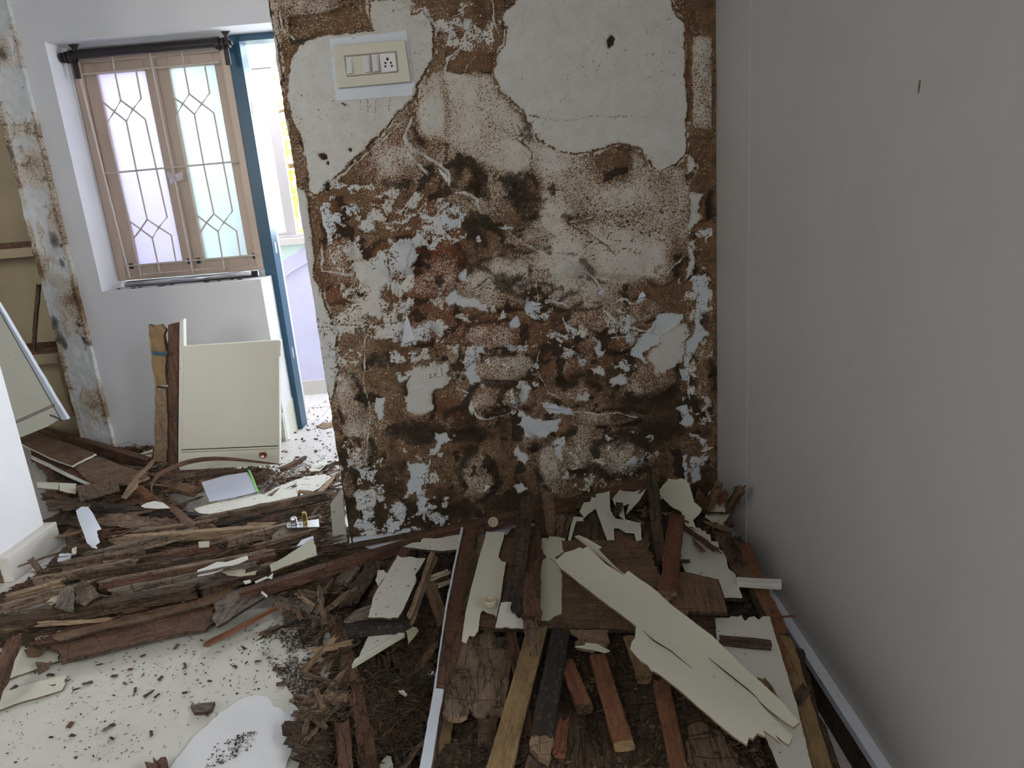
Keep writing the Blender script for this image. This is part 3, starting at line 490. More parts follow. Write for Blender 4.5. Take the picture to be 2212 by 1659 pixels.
    # wrap the left end round and add a back so that the partition has its thickness
    k = len(v); jl = np.arange(nz) * nx; ev = np.column_stack([np.full(nz, x0 + .002), np.full(nz, YW + .12), np.linspace(z0, z1, nz)]); q2 = np.column_stack([jl[1:], k + np.arange(1, nz), k + np.arange(nz - 1), jl[:-1]])[:, ::-1]
    b0 = k + nz; bv = np.array([(x1, YW + .12, z0), (x1, YW + .12, z1)]); v = np.vstack([v, ev, bv]); q3 = np.array([[k, k + nz - 1, b0 + 1, b0]]); quads = np.vstack([quads, q2[:, ::-1], q3])
    me = bpy.data.meshes.new('wall_back'); me.vertices.add(len(v)); me.vertices.foreach_set('co', v.astype(np.float32).ravel()); nq = len(quads)
    me.loops.add(nq * 4); me.loops.foreach_set('vertex_index', quads.astype(np.int32).ravel()); me.polygons.add(nq); me.polygons.foreach_set('loop_start', (np.arange(nq) * 4).astype(np.int32)); me.polygons.foreach_set('loop_total', np.full(nq, 4, np.int32)); me.update(calc_edges=True); me.validate()
    me.polygons.foreach_set('use_smooth', np.ones(len(me.polygons), bool))
    pad = len(v) - X.size
    for nm, arr in (('D', np.clip(D, 0, 1.1)), ('K', np.clip(K, 0, 1)), ('R', np.clip(R, 0, 1)), ('Wt', np.clip(Wt, 0, 1))):
        a = me.attributes.new(nm, 'FLOAT', 'POINT'); a.data.foreach_set('value', np.concatenate([arr.ravel(), np.full(pad, .1)]).astype(np.float32))
    me.materials.append(W['rotwall']); o = bpy.data.objects.new('wall_back', me); COL.objects.link(o); return struct(o)
WB = rotten_wall()
slab('wall_back_head', -0.656, YW, 1.93, 0.668, YW + 0.12, 2.6, W['wall'])
tag_parent = WB
# skirting of the rotten wall, a strip showing above the heap
box('baseboard_back', -0.64, YW - 0.028, 0, 0.64, YW - 0.012, 0.1, W['bluewhite'])['kind'] = 'structure'
# curling flakes of paint that stand off the wall
flk = [([(868, 743), (878, 675), (890, 712), (900, 733)], 'bluewhite'), ([(750, 968), (775, 985), (771, 995), (752, 979)], 'creamdusty'), ([(1405, 720), (1424, 700), (1420, 722)], 'offwhite'), ([(1147, 652), (1158, 646), (1170, 658), (1150, 660)], 'bluewhite'), ([(1174, 880), (1200, 872), (1210, 884)], 'bluewhite'),
       ([(1396, 640), (1388, 628), (1378, 644)], 'bluewhite'), ([(1060, 1050), (1040, 1046), (1046, 1062)], 'offwhite'), ([(940, 798), (950, 792), (954, 812), (942, 816)], 'offwhite'), ([(1131, 925), (1150, 944), (1134, 944)], 'bluewhite'), ([(1028, 436), (1046, 462), (1034, 446)], 'offwhite'), ([(878, 300), (868, 312), (884, 326), (892, 316)], 'offwhite'),
       ([(900, 352), (914, 372), (926, 380), (908, 356)], 'offwhite'), ([(946, 362), (966, 378), (966, 396), (950, 372)], 'offwhite')]
for P, m in flk: sheet3('paint_flake', [ony(u, v, YW - .012 - .006 * (i == 0)) for i, (u, v) in enumerate(P)], .0012, m, jag=.001, curl=.003, parent=WB, cells=30, seg=.008)
# bluish putty round the switch board
def wq(u, v, y=YW): return ony(u, v, y)
o = sheet3('putty_patch', [wq(713, 84, YW - .008), (wq(878, 66, YW - .008)), wq(880, 82, YW - .008), wq(892, 190, YW - .008), wq(890, 206, YW - .008), wq(728, 218, YW - .008), wq(722, 190, YW - .008)], .007, 'bluewhite', jag=.0025, wav=.001, parent=WB, seg=.012)
SB = empty('switch_board', wq(805, 140, YW - .01)); tag(SB, 'cream electrical switch board with three switches and a five-pin socket', 'switch')
def onp(u, v, y, nm, poly, mat, th, bv=.0015):
    o = sheet3(nm, [ony(a, b, y) for a, b in poly], th, mat, jag=0, wav=0, cells=4); return o
def sub(o, par): o.parent = par; o.matrix_parent_inverse = Matrix.Translation(-SB.location); bevel(o, .0012); return o
bpy.context.view_layer.update()
q = sub(onp(0, 0, YW - .022, 'plate', [(719, 98), (874, 86), (887, 176), (730, 190)], 'plate', .014), SB)
YS = YW - .024
sub(onp(0, 0, YS, 'bezel', [(742, 120), (856, 110), (861, 156), (749, 166)], 'tan', .004), SB)
sub(onp(0, 0, YS - .001, 'blank_insert', [(746, 123), (797, 119), (802, 159), (752, 163)], 'plate', .004), SB)
so = sub(onp(0, 0, YS - .001, 'socket', [(819, 116), (853, 113), (858, 153), (824, 157)], 'white', .005), SB)
for c in ((747, 124, 763, 161), (783, 120, 800, 158), (802, 118, 819, 156)):
    u0, v0, u1, v1 = c
    sub(onp(0, 0, YS - .002, 'switch_frame', [(u0, v0), (u0 + 15, v0 - 1.2), (u1 + 1.5, v1 - 1), (u1 - 13.5, v1 + .5)], 'white', .004), SB)
    ya, yb = YS - .004, YS - .009; P = [ony(u0 + 2, v0 + 3, ya), ony(u0 + 12, v0 + 2, ya), ony(u1 - 1, v1 - 3, yb), ony(u1 - 11, v1 - 2, yb)]
    o = sheet3('rocker', P, .006, 'white', jag=0, wav=0, cells=4); sub(o, SB)
for (u, v, r) in ((837, 127.5, 2.8), (832.5, 136, 2.1), (844.5, 135.5, 2.1), (832.5, 143.5, 2.1), (846.5, 142.5, 2.1)):
    p = ony(u, v, YS - .0015); o = lathe('pin_hole', [(r / 680, 0), (r / 680, .001), (r / 1100, .0012), (r / 1100, .0002)], W['hole'], None, Matrix.Translation(p) @ Matrix.Rotation(math.pi / 2, 4, 'X'), 14)
    o.parent = so; o.matrix_parent_inverse = (so.matrix_parent_inverse.inverted() @ Matrix.Identity(4)); bpy.context.view_layer.update(); o.matrix_parent_inverse = so.matrix_world.inverted()
# masonry nail and a hook on the wall
for (u, v, u2, v2, lb) in ((738, 222, 745, 226, 'short brown nail below the left corner of the switch board'),): tag(beam3('nail', ony(u, v, YW - .006), ony(u2, v2, YW - .02), .004, .004, 'rot', endj=.0005, rough=.0002, upv=(0, -1, 0)), lb, 'nail')
# ================================================================ WINDOW, DOOR FRAME, BALCONY
def rod(nm, pts, r, mat, par, n=8, flat=1.0): m = MB(); m.tube(pts, r, n, flat); return m.build(nm, W[mat], par)
W1 = struct(empty('window_1')); YG = 3.955
def fr(nm, x0, z0, x1, z1, y0=4.0, y1=4.05, mat='winpaint', par=W1, bv=.003): return box(nm, x0, y0, z0, x1, y1, z1, W[mat], par, bv)
for a in ((-2.176, .94, -2.135, 2.095), (-1.405, .94, -1.366, 2.095), (-2.135, 2.06, -1.405, 2.095), (-2.135, .94, -1.405, .965)): fr('window_frame', *a, y0=3.985, y1=4.08)
box('frame_gap_filler', -2.176, 4.03, 2.09, -1.37, 4.1, 2.13, W['iron'], W1)
for (xa, xb, ga, gb, pm) in ((-2.133, -1.756, -2.066, -1.815, 'paneL'), (-1.752, -1.407, -1.69, -1.452, 'paneR')):
    S = fr('window_sash', xa, .967, xa + .02, 2.058, 4.005, 4.04); S.data = S.data.copy()
    m = MB(); m.box(xa, 4.005, .967, ga, 4.04, 2.058); m.box(gb, 4.005, .967, xb, 4.04, 2.058); m.box(ga, 4.005, .967, gb, 4.04, 1.015); m.box(ga, 4.005, 2.002, gb, 4.04, 2.058)
    bpy.data.objects.remove(S); S = bevel(m.build('window_sash', W['winpaint'], W1), .003)
    box('pane', ga - .005, 4.02, 1.01, gb + .005, 4.026, 2.007, W[pm], S)
    for x in (ga - .045, gb + .03): box('hinge', x, 4.0, 1.0, x + .02, 4.006, 1.03, W['iron'], S)
G = lambda u, v: ony(u, v, YG)
def gr(pts, r=.0045): return rod('grille_bar', [G(*p) for p in pts], r, 'winbar', W1)
for a in ([(173, 160), (472, 134)], [(225, 375), (512, 349)], [(271, 575), (552, 551)]): gr(a)
gr([(322, 110), (347, 240), (374, 375), (417, 592)], .005); gr([(163, 132), (280, 600)], .006)
for L in ([(241, 120), (248, 155), (261, 217), (247, 241), (231, 266), (256, 380), (289, 515), (300, 572), (304, 598)], [(294, 152), (305, 213), (287, 236), (273, 262), (295, 370), (318, 474), (343, 491), (370, 508), (380, 564)],
          [(222, 220), (247, 241), (273, 262)], [(261, 217), (287, 236), (314, 258), (338, 366), (361, 469), (343, 491), (329, 514), (341, 568), (346, 592)], [(318, 474), (304, 495), (289, 515)], [(280, 478), (304, 495), (329, 514)],
          [(391, 104), (398, 145), (409, 203), (395, 224), (380, 251), (402, 362), (431, 505), (440, 556)], [(442, 139), (453, 201), (436, 224), (420, 247), (440, 356), (462, 462), (484, 480), (511, 499), (519, 552)],
          [(370, 208), (395, 224), (420, 247)], [(409, 203), (436, 224), (462, 244), (482, 350), (502, 456), (484, 480), (471, 500), (480, 556), (484, 583)], [(462, 462), (446, 481), (431, 505)], [(422, 463), (446, 481), (471, 500)]): gr(L)
# plastic bag strip knotted on the latch
TP = empty('plastic_tie', G(378, 382)); tag(TP, 'white plastic strip knotted round the window bars at the latch', 'tie')
bpy.context.view_layer.update()
def child_keep(o, p): bpy.context.view_layer.update(); mwk = o.matrix_world.copy(); o.parent = p; o.matrix_parent_inverse = p.matrix_world.inverted(); return o
for P, m in (([(360, 370), (376, 376), (380, 388), (366, 386), (362, 380)], 'tape'), ([(378, 378), (394, 370), (397, 388), (382, 392)], 'tape'), ([(368, 386), (380, 384), (374, 402), (366, 396)], 'tape')):
    child_keep(sheet3('strip_end', [ony(u, v, YG - .012) for u, v in P], .0012, m, jag=.002, curl=.006, wav=.008, cells=60, seg=.008), TP)
child_keep(rod('pink_band', [ony(376, 380, YG - .018), ony(381, 388, YG - .018)], .004, 'pink', None), TP)
# curtain rod with its two brackets
CRD = empty('curtain_rod', G(320, 108)); tag(CRD, 'dark rusty curtain rod with forked end brackets above the barred window', 'curtain rod'); bpy.context.view_layer.update()
YC = 3.90
child_keep(rod('rod', [ony(160, 120, YC), ony(478, 92, YC)], .019, 'iron', None, 14), CRD)
for (u, v) in ((150, 124), (478, 94)):
    m = MB(); c = ony(u, v, YC)
    for k in range(7):
        r0 = (.026, .032, .02, .028, .016, .024, .012)[k]; sgn = -1 if u < 300 else 1; m.tube([c + np.array([sgn * .012 * k - sgn * .03, 0, 0]), c + np.array([sgn * .012 * (k + 1) - sgn * .03, 0, 0])], r0, 12)
    child_keep(m.build('finial', W['iron'], None), CRD)
    b = ony(u + 10, v - 22, YC); m = MB()
    for dx in (-.03, 0, .03): m.tube([c + np.array([.02, .0, .0]), b + np.array([0, 0, -.01]), b + np.array([dx, 0, .028])], [.012, .009, .007], 7)
    m.box(c[0] + .005, YC, c[2] - .10, c[0] + .03, YC + .012, c[2]); child_keep(m.build('bracket', W['iron'], None), CRD)
# loose roller tube and black strip on the sill
m = MB(); m.tube([(-2.10, 3.90, .925), (-1.74, 3.9, .928), (-1.41, 3.9, .934)], .014, 16); tag(m.build('roller_tube', W['steel'], smooth=True), 'dull metal roller tube lying along the window sill', 'tube')
m = MB(); m.box(-2.12, 3.95, .906, -1.40, 3.975, .938); tag(m.build('black_channel', W['iron']), 'black strip of channel between the sill tube and the window frame', 'channel')
for i in range(14):
    a = rng.uniform(-2.16, -1.45); b = rng.uniform(3.82, 3.88); o = beam3('sill_crumb', (a, b, .911), (a + rng.uniform(.008, .03), b + rng.uniform(-.01, .02), .911), .005, .004, 'rot', endj=.002); tag(o, 'small brown crumb of rotten wood on the window sill', 'crumb', 'crumbs on the window sill')
# blue door frame
DF = struct(empty('door_1')); bevel(box('door_jamb', -1.364, 3.985, 0, -1.298, 4.09, 2.15, W['blue'], DF), .003); bevel(box('door_head', -1.298, 3.985, 2.096, .1, 4.09, 2.15, W['blue'], DF), .003); box('door_jamb', .05, 3.985, 0, .1, 4.09, 2.1, W['blue'], DF)
for z in (.42, 1.02, 1.75): box('strike_plate', -1.2985, 4.02, z, -1.2965, 4.045, z + .06, W['alu'], DF)
slab('wall_door_reveal', -1.40, 4.085, 0, -1.325, 4.2, 2.2, W['wall'])
# balcony
YB = 4.78
slab('floor_balcony', -3.6, 4.0, -0.1, 1.2, YB + .2, 0.0, W['tile'])
for a in ((-1.30, 4.45), (-.95, 4.45)): pass
jt = MB(); jt.box(-3, 4.42, .0, 1, 4.424, .0012); jt.box(-1.24, 4.2, .0, -1.236, 4.77, .0012); jt.box(-.8, 4.0, 0, -.796, 4.77, .0012); struct(jt.build('trim_floor_joint', W['tan']))
slab('wall_parapet', -3.6, YB, 0, 1.2, YB + .12, ony(600, 523, YB)[2], W['mint'])
slab('baseboard_balcony', -3.6, YB - .02, 0, 1.2, YB, .1, W['skirt'])
L = [(560, 640), (588, 585), (596, 572), (612, 562), (630, 552), (648, 540), (662, 528), (760, 470), (860, 520), (900, 826), (700, 826), (560, 830)]
struct(sheet3('wall_lavender_coat', [ony(u, v, YB - .004) for u, v in L], .004, 'lavender', jag=.004, wav=.0, seg=.02))
rl = MB(); rl.tube([ony(592, 622, YB - .005), ony(606, 606, YB - .005), ony(630, 586, YB - .005), ony(665, 566, YB - .005), ony(720, 552, YB - .005)], .012, 8, .5); struct(rl.build('trim_arch_relief', W['lavender'], smooth=True))
slab('wall_balcony_end_left', -3.6, 4.2, 0, -3.5, 4.9, 2.6, W['lavender']); slab('wall_balcony_end_right', 1.1, 4.2, 0, 1.2, 4.9, 2.6, W['lavender'])
W2 = struct(empty('window_2')); yb = YB + .03; p = lambda u, v: ony(u, v, yb)
zs, zt0, zt1, zh = p(600, 516)[2], p(512, 152)[2], p(507, 126)[2], p(500, 80)[2]; xg0, xg1 = p(513, 165)[0], p(564, 165)[0]; xr = p(588, 165)[0]; zf1, zf0 = p(530, 161)[2], p(600, 503)[2]
box('sill_ledge', -3.5, YB - .03, zs - .045, 1.1, YB + .13, zs, W['skirt'], W2, .004)
def al(nm, x0, z0, x1, z1, y0=0, y1=.04): return box(nm, x0, yb + y0, z0, x1, yb + y1, z1, W['alu'], W2, .003)
al('transom', -3.5, zt0, 1.1, zt1, -.01, .05); al('head_rail', -3.5, 2.5, 1.1, 2.58); al('bottom_rail', -3.5, zs, 1.1, zs + .02, -.02, .06)
SS = al('sliding_sash', xg0 - .05, zs + .02, xg0, zt0); m = MB(); m.box(xg0 - .05, yb, zs + .02, xg0, yb + .03, zt0); m.box(xg1, yb, zs + .02, xr, yb + .03, zt0); m.box(xg0, yb, zs + .02, xg1, yb + .03, zf0); m.box(xg0, yb, zf1, xg1, yb + .03, zt0)
bpy.data.objects.remove(SS); SS = bevel(m.build('sliding_sash', W['alu'], W2), .003)
box('pane', xg0 - .005, yb + .012, zf0 - .005, xg1 + .005, yb + .018, zf1 + .005, W['cubeglass'], SS)
box('fixed_pane', -1.9, yb + .01, zt1, -.9, yb + .016, 2.5, W['cubeglass'], W2)
for a, b in (((497, 101), (600, 97)), ((500, 111), (548, 121))): rod('wire', [ony(a[0], a[1], yb - .02), ony(b[0], b[1], yb - .02)], .0025, 'alu', W2, 6)
# tree behind the balcony window
TR = empty('garden_tree', (-2.1, 8, 0)); tag(TR, 'green tree hung with yellow blossom outside the balcony window', 'tree'); bpy.context.view_layer.update()
def leaves(nm, mat, n, fn, s):
    v = []; f = []
    for i in range(n):
        c = fn(); a = rng.normal(size=3); a /= np.linalg.norm(a); b = np.cross(a, rng.normal(size=3)); b /= np.linalg.norm(b); q = s * rng.uniform(.5, 1.3); k = len(v)
        v += [c - a * q, c + b * q * .35, c + a * q, c - b * q * .35]; f.append((k, k + 1, k + 2, k + 3))
    o = link(nm, v, f, W[mat]); o['kind'] = 'stuff'; return child_keep(o, TR)
def fl():
    while True:
        u = rng.uniform(500, 760); v = rng.uniform(80, 620); d = .25 if v < 220 else 1
        if rng.random() < d: return ony(u, v, rng.uniform(7.5, 9.0))
def fy():
    k = rng.integers(0, 16); u = 560 + k * 11 + rng.normal() * 3; v = 240 + (k * 53) % 190 + rng.uniform(0, 110); return ony(u, v, 7.3 + .05 * k + rng.normal() * .05)
leaves('foliage', 'leaf', 3000, fl, .06); leaves('blossom', 'bloom', 2600, fy, .035)
m = MB(); q = lambda u, v: ony(u, v, 7.9); m.tube([q(760, 400), q(690, 350), q(600, 362)], [.05, .035, .02], 7); m.tube([q(800, 900), q(740, 600), q(690, 350), q(640, 200), q(600, 150)], [.12, .1, .06, .03, .01], 8); m.tube([q(660, 230), q(605, 240), q(590, 262)], [.02, .015, .008], 6); child_keep(m.build('branches', W['redbrown'], None), TR)
# ================================================================ BUILT-IN CUPBOARD LEFT OF THE STRIP
CB = empty('built_in_cupboard', (-2.9, 3.95, 0)); tag(CB, 'gutted built-in cupboard with yellowed lining and two bare shelves at far left', 'cupboard'); bpy.context.view_layer.update()
def cb(nm, *a, mat='beige'): return child_keep(box(nm, *a, W[mat]), CB)
cb('back_panel', -3.3, 4.12, 0, -2.40, 4.16, 2.6); cb('side_panel', -2.47, 3.86, 0, -2.44, 4.12, 2.6); cb('side_panel', -3.3, 3.8, 0, -3.27, 4.12, 2.6)
for (va, vb, vc, u) in ((524, 536, 556, 40), (752, 764, 786, 95)):
    z1, z2, z3 = ony(u, va, 3.9)[2], ony(u, vb, 3.9)[2], ony(u, vc, 3.9)[2]; cb('shelf', -3.27, 3.9, z2, -2.47, 4.12, z1, mat='redbrown'); cb('shelf_lipping', -3.27, 3.89, z3, -2.47, 3.91, z2)
child_keep(beam3('edge_lipping', ony(124, 770, 3.83), ony(157, 902, 3.83), .02, .02, 'yellow', upv=(0, -1, 0), endj=.01), CB)
tag(beam3('broken_stick', ony(82, 612, 3.88), ony(70, 762, 3.86), .018, .014, 'dark', upv=(0, -1, 0)), 'thin dark broken stick standing upright on the lower cupboard shelf', 'stick')
# leaning cream door with white edge
LD = empty('leaning_door', ony(60, 900, 3.3)); tag(LD, 'cream cabinet door leaning slantwise at far left, with a white broken edge', 'cabinet door'); bpy.context.view_layer.update()
P = [(-120, 500), (0, 676), (130, 905), (104, 921), (-80, 995), (-160, 900)]
child_keep(sheet3('door_board', [ony(u, v, 3.2) for u, v in P], .018, 'cream', jag=0, wav=.001, side='black'), LD)
child_keep(sheet3('edge_trim', [ony(u, v, 3.205) for u, v in [(-120, 480), (0, 663), (146, 906), (130, 908), (0, 680), (-120, 500)]], .02, 'bluewhite', jag=.002, wav=.001, seg=.02), LD)
for k in range(2): child_keep(sheet3('groove', [ony(u, v, 3.198) for u, v in [(30, 911 + 4 * k), (118, 872 + 4 * k), (118, 873.5 + 4 * k), (30, 912.5 + 4 * k)]], .001, 'black', jag=0, wav=0), LD)
tag(beam3('bent_nail', ony(108, 896, 3.197), ony(134, 908, 3.12), .005, .005, 'iron', endj=.0005, rough=.0002, bend=.004), 'thin rusty nail sticking out of the leaning cream door', 'nail')
# ================================================================ STANDING CABINET FRONT
YP = 3.28
CP = empty('standing_cabinet', ony(490, 1000, YP)); tag(CP, 'square cream cabinet front with a round copper pull, standing below the window', 'cabinet front'); bpy.context.view_layer.update()
def cp(nm, P, mat, th, y, **k): return child_keep(sheet3(nm, [ony(u, v, y) for u, v in P], th, mat, jag=k.pop('jag', 0), wav=.0005, cells=8, **k), CP)
cp('panel', [(397, 748), (603, 735), (604, 968), (391, 976)], 'cream', .02, YP); br = cp('bottom_rail', [(391, 979), (604, 970), (603, 1003), (388, 1016)], 'cream', .026, YP - .006)
cp('groove', [(391, 971), (604, 962), (604, 964), (391, 973)], 'black', .001, YP - .0005)
cp('edge_band', [(388, 695), (396, 690), (397, 748), (390, 1014), (385, 1010)], 'offwhite', .03, YP - .004, side='offwhite'); cp('side_lip', [(600, 735), (606, 736), (606, 770), (603, 770), (604, 1000), (601, 1000)], 'offwhite', .03, YP - .002)
pu = lathe('pull', [(.0175, 0), (.0175, .004), (.014, .005), (.011, .0035), (.004, .0005), (.003, .0004)], W['copper'], None, Matrix.Translation(ony(568, 982, YP - .009)) @ Matrix.Rotation(math.pi / 2, 4, 'X')); child_keep(pu, br)
tag(sheet3('red_board', [ony(u, v, YP + .0) for u, v in [(363, 702), (384, 697), (382, 1000), (361, 1002), (362, 850)]], .03, 'redbrown', jag=.003, seg=.03, grain=(0, 0, 1)), 'upright red-brown board against the left side of the cream cabinet front', 'board')
tag(sheet3('split_ply_post', [ony(u, v, YP - .02) for u, v in [(320, 702), (346, 702), (357, 714), (352, 726), (358, 760), (356, 800), (359, 832), (335, 834), (327, 780)]], .03, 'yellow', side='dark', jag=.004, seg=.02, grain=(0, 0, 1)), 'upper piece of the split yellowish ply post beside the red-brown board', 'post')
tag(sheet3('split_ply_post', [ony(u, v, YP - .015) for u, v in [(335, 836), (358, 840), (362, 920), (358, 1000), (332, 996), (334, 900)]], .03, 'pale', side='dark', jag=.004, seg=.02, grain=(0, 0, 1)), 'lower piece of the split pale ply post beside the red-brown board', 'post')
tag(sheet3('cloth_tatter', [ony(u, v, YP - .04) for u, v in [(328, 758), (350, 762), (362, 758), (361, 766), (346, 768), (330, 766)]], .002, 'blue', jag=.002, wav=.004), 'bluish tatter tied round the upper ply post', 'tatter')
# ================================================================ HEAPS OF DEBRIS
def camdist(p):
    d = np.array(p) - O; return float(d[0] * rt[2] + d[1] * fw[2] + d[2] * up[2])
CTRL = [(1100, 1200, .11), (1300, 1150, .13), (1450, 1120, .16), (1560, 1100, .16), (1610, 1200, .10), (1300, 1400, .08), (1600, 1500, .07), (1500, 1650, .08), (1720, 1600, .05), (1100, 1600, .07), (900, 1500, .02), (850, 1400, .03), (940, 1300, .02), (1000, 1150, .05),
        (780, 1165, .07), (900, 1150, .07), (700, 1300, .035), (640, 1150, .04), (400, 1180, .05), (200, 1150, .05), (100, 1250, .03), (300, 1300, .03), (60, 1350, .02), (-60, 1350, .03), (250, 940, .03), (100, 980, .03), (300, 1050, .045), (500, 1050, .02), (650, 1050, .02), (720, 1010, .012),
        (850, 1180, .05), (760, 1230, .04), (700, 1620, .05), (800, 1600, .03), (740, 1450, .03), (760, 1340, .03)]
CW = np.array([(*onz(u, v, z + lift(u, v))[:2], z + lift(u, v)) for u, v, z in CTRL])
def bedh(x, y):
    x = np.asarray(x, float); y = np.asarray(y, float); d = (x[..., None] - CW[:, 0]) ** 2 + (y[..., None] - CW[:, 1]) ** 2 + 1e-4; w_ = d ** -1.6; return (w_ * CW[:, 2]).sum(-1) / w_.sum(-1)
def bed(nm, label, poly, mat, dx=.007, amp=.018, z=0.02, ax=(1, 1), seed=0, lift=0.0):
    P = [tuple(onz(u, v, z)[:2]) for u, v in poly]; xs = [p[0] for p in P]; ys = [p[1] for p in P]
    X, Y = np.meshgrid(np.arange(min(xs), max(xs), dx), np.arange(min(ys), max(ys), dx)); m = np.full(X.shape, 9.)
    for i in range(len(P)):
        a, b = P[i], P[(i + 1) % len(P)]; L = (b[0] - a[0]) ** 2 + (b[1] - a[1]) ** 2 + 1e-9; t = np.clip(((X - a[0]) * (b[0] - a[0]) + (Y - a[1]) * (b[1] - a[1])) / L, 0, 1); m = np.minimum(m, np.hypot(X - a[0] - t * (b[0] - a[0]), Y - a[1] - t * (b[1] - a[1])))
    ins = pip(X, Y, P); sd = np.where(ins, m, -m) + .05 * (fbm(X, Y, 9, 4, 1) - .5)
    r1 = 1 - np.abs(fbm(X * ax[0], Y * ax[1], 22, 4, seed) - .5) * 5; H = bedh(X, Y) + lift + amp * r1 * .6 + amp * (fbm(X * ax[0], Y * ax[1], 60, 4, seed + 2) - .5) * 1.6
    H = np.minimum(H * np.clip(sd / .04, 0, 1) + .002, 1); ok = (sd > 0.0) & (X > -3.25) & (X < .63) & (Y < 3.78) & ~((X > -.66) & (X < .67) & (Y > YW - .03)) & ~((X < -1.93) & (Y > 2.3) & (Y < 2.68)) & (H > .003)
    idx = -np.ones(X.shape, int); idx[ok] = np.arange(ok.sum()); q = np.stack([idx[:-1, :-1], idx[:-1, 1:], idx[1:, 1:], idx[1:, :-1]], -1).reshape(-1, 4); q = q[(q >= 0).all(1)]
    o = link(nm, np.column_stack([X[ok], Y[ok], H[ok]]), q, W[mat]); return tag(o, label, 'rubble', None, 'stuff')
bed('rubble_bed', 'dark rotten wood rubble under the boards of the right-hand heap', [(980, 1150), (1110, 1110), (1400, 1060), (1580, 1070), (1640, 1200), (1700, 1340), (1770, 1540), (1810, 1800), (880, 1800), (940, 1500), (985, 1300)], 'dark', z=.1)
bed('rubble_bed', 'fibrous brown rotten wood litter across the middle of the floor', [(0, 1290), (140, 1190), (110, 1040), (330, 1030), (420, 1130), (470, 1120), (650, 1070), (745, 1060), (750, 1150), (1000, 1115), (980, 1250), (820, 1320), (740, 1330), (640, 1290), (520, 1260), (300, 1340), (120, 1400), (-200, 1480), (-200, 1300)], 'dark', ax=(.45, 1), seed=3)
bed('rubble_bed', 'brown wood litter at the foot of the rotten strip and the window wall', [(40, 960), (60, 915), (230, 895), (330, 925), (360, 1000), (600, 1012), (560, 1040), (350, 1060), (110, 1050)], 'redbrown', seed=5)
bed('rubble_bed', 'crumbled dark wood mass between the white board and the heap', [(640, 1800), (640, 1590), (660, 1560), (740, 1540), (745, 1440), (735, 1330), (800, 1310), (860, 1450), (900, 1500), (900, 1800)], 'dark', seed=1, amp=.03)
def T(name, label, a, za, b, zb, wpx, tpx, mat, cat='timber', group=None, **k):   # timber given by the two ends of its upper face
    p0, p1 = pz(*a, za + lift(*a)), pz(*b, zb + lift(*b)); d = camdist((p0 + p1) / 2) / F; return tag(beam3(name, p0, p1, wpx * d, tpx * d, mat, **k), label, cat, group)
bed('rubble_bed', 'dark bed painting in the shade at the bottom of the hollow beside the white-edged board', [(830, 1200), (880, 1170), (1000, 1150), (1000, 1250), (975, 1400), (950, 1520), (900, 1600), (850, 1470), (860, 1360)], 'dark', seed=2, lift=.012)  # dark bed over the pale floor, paints in the shade of the hollow
# ---- large boards low in the right heap
sheet('plywood_board', 'dark brown plywood board deep at the bottom right of the heap, under the timbers', 'board', [(1205, 1440), (1260, 1395), (1420, 1420), (1450, 1520), (1500, 1660), (1520, 1750), (1180, 1750), (1195, 1560)], .09, .012, 'dark', jag=.005, grain=((1300, 1400), (1330, 1650)))
sheet('plywood_board', 'brown worm-eaten board at the bottom edge, right of the orange timber', 'board', [(1484, 1570), (1515, 1560), (1560, 1585), (1610, 1660), (1640, 1760), (1480, 1760)], .1, .014, 'brown2', jag=.006)
sheet('plywood_board', 'brown board with a black charred bar mark, left of the yellow timber', 'board', [(974, 1403), (1045, 1363), (1108, 1380), (1104, 1432), (1100, 1465), (1090, 1538), (1033, 1544), (1014, 1528), (1008, 1544), (967, 1548), (955, 1540), (960, 1465)], .13, .012, 'brown2', side='pale', jag=.004, grain=((1000, 1400), (990, 1540)))
sheet('char_mark', 'black charred bar on the brown board left of the yellow timber', 'mark', [(999, 1452), (1006, 1450), (1005, 1486), (993, 1490)], .1345, .001, 'black', jag=.003, seg=.006)
for i, (P, m, z, lb) in enumerate([([(946, 1549), (979, 1554), (975, 1600), (968, 1630), (941, 1632)], 'yellow', .12, 'yellowish broken board end beside the white-edged board, near the bottom'), ([(976, 1596), (1026, 1594), (1022, 1622), (972, 1632)], 'pale', .1, 'pale square board scrap right of the yellowish board end'),
    ([(1033, 1551), (1077, 1549), (1062, 1629), (1046, 1600), (1032, 1606)], 'dark', .115, 'dark jagged board scrap left of the yellow timber, near the bottom'), ([(940, 1634), (976, 1632), (980, 1760), (920, 1760)], 'grey', .11, 'grey board end in the bottom edge beside the white-edged board'), ([(982, 1626), (1036, 1622), (1050, 1760), (985, 1760)], 'brown2', .1, 'grey-brown board end in the bottom edge left of the yellow timber')]):
    sheet('board_scrap', lb, 'board', P, z, .012, m, side='dark', jag=.005)
# ---- timbers below the ply board
T('timber', 'dark red strip of timber slanting behind the yellow timber', (1103, 1350), .15, (1142, 1590), .1, 20, 10, 'redbrown')
T('timber', 'wide yellow squared timber pointing to the bottom edge', (1162, 1350), .17, (1070, 1690), .13, 47, 22, 'yellow', endj=.004, rough=.0009)
T('timber', 'blackened timber with a tan torn end, right of the yellow timber', (1213, 1352), .17, (1168, 1592), .15, 42, 24, 'black', endj=.01)
sheet('torn_ply_end', 'tan torn ply end at the foot of the blackened timber', 'board', [(1148, 1589), (1193, 1586), (1190, 1625), (1184, 1645), (1162, 1632), (1144, 1612)], .145, .014, 'pale', jag=.004)
T('timber', 'dark block of timber continuing below the tan torn end', (1164, 1620), .13, (1150, 1720), .12, 46, 22, 'dark')
T('timber', 'short brick-red timber with a thick sawn end, pointing down right', (1222, 1425), .14, (1263, 1524), .145, 34, 24, 'red', endj=.004, endmat='dark')
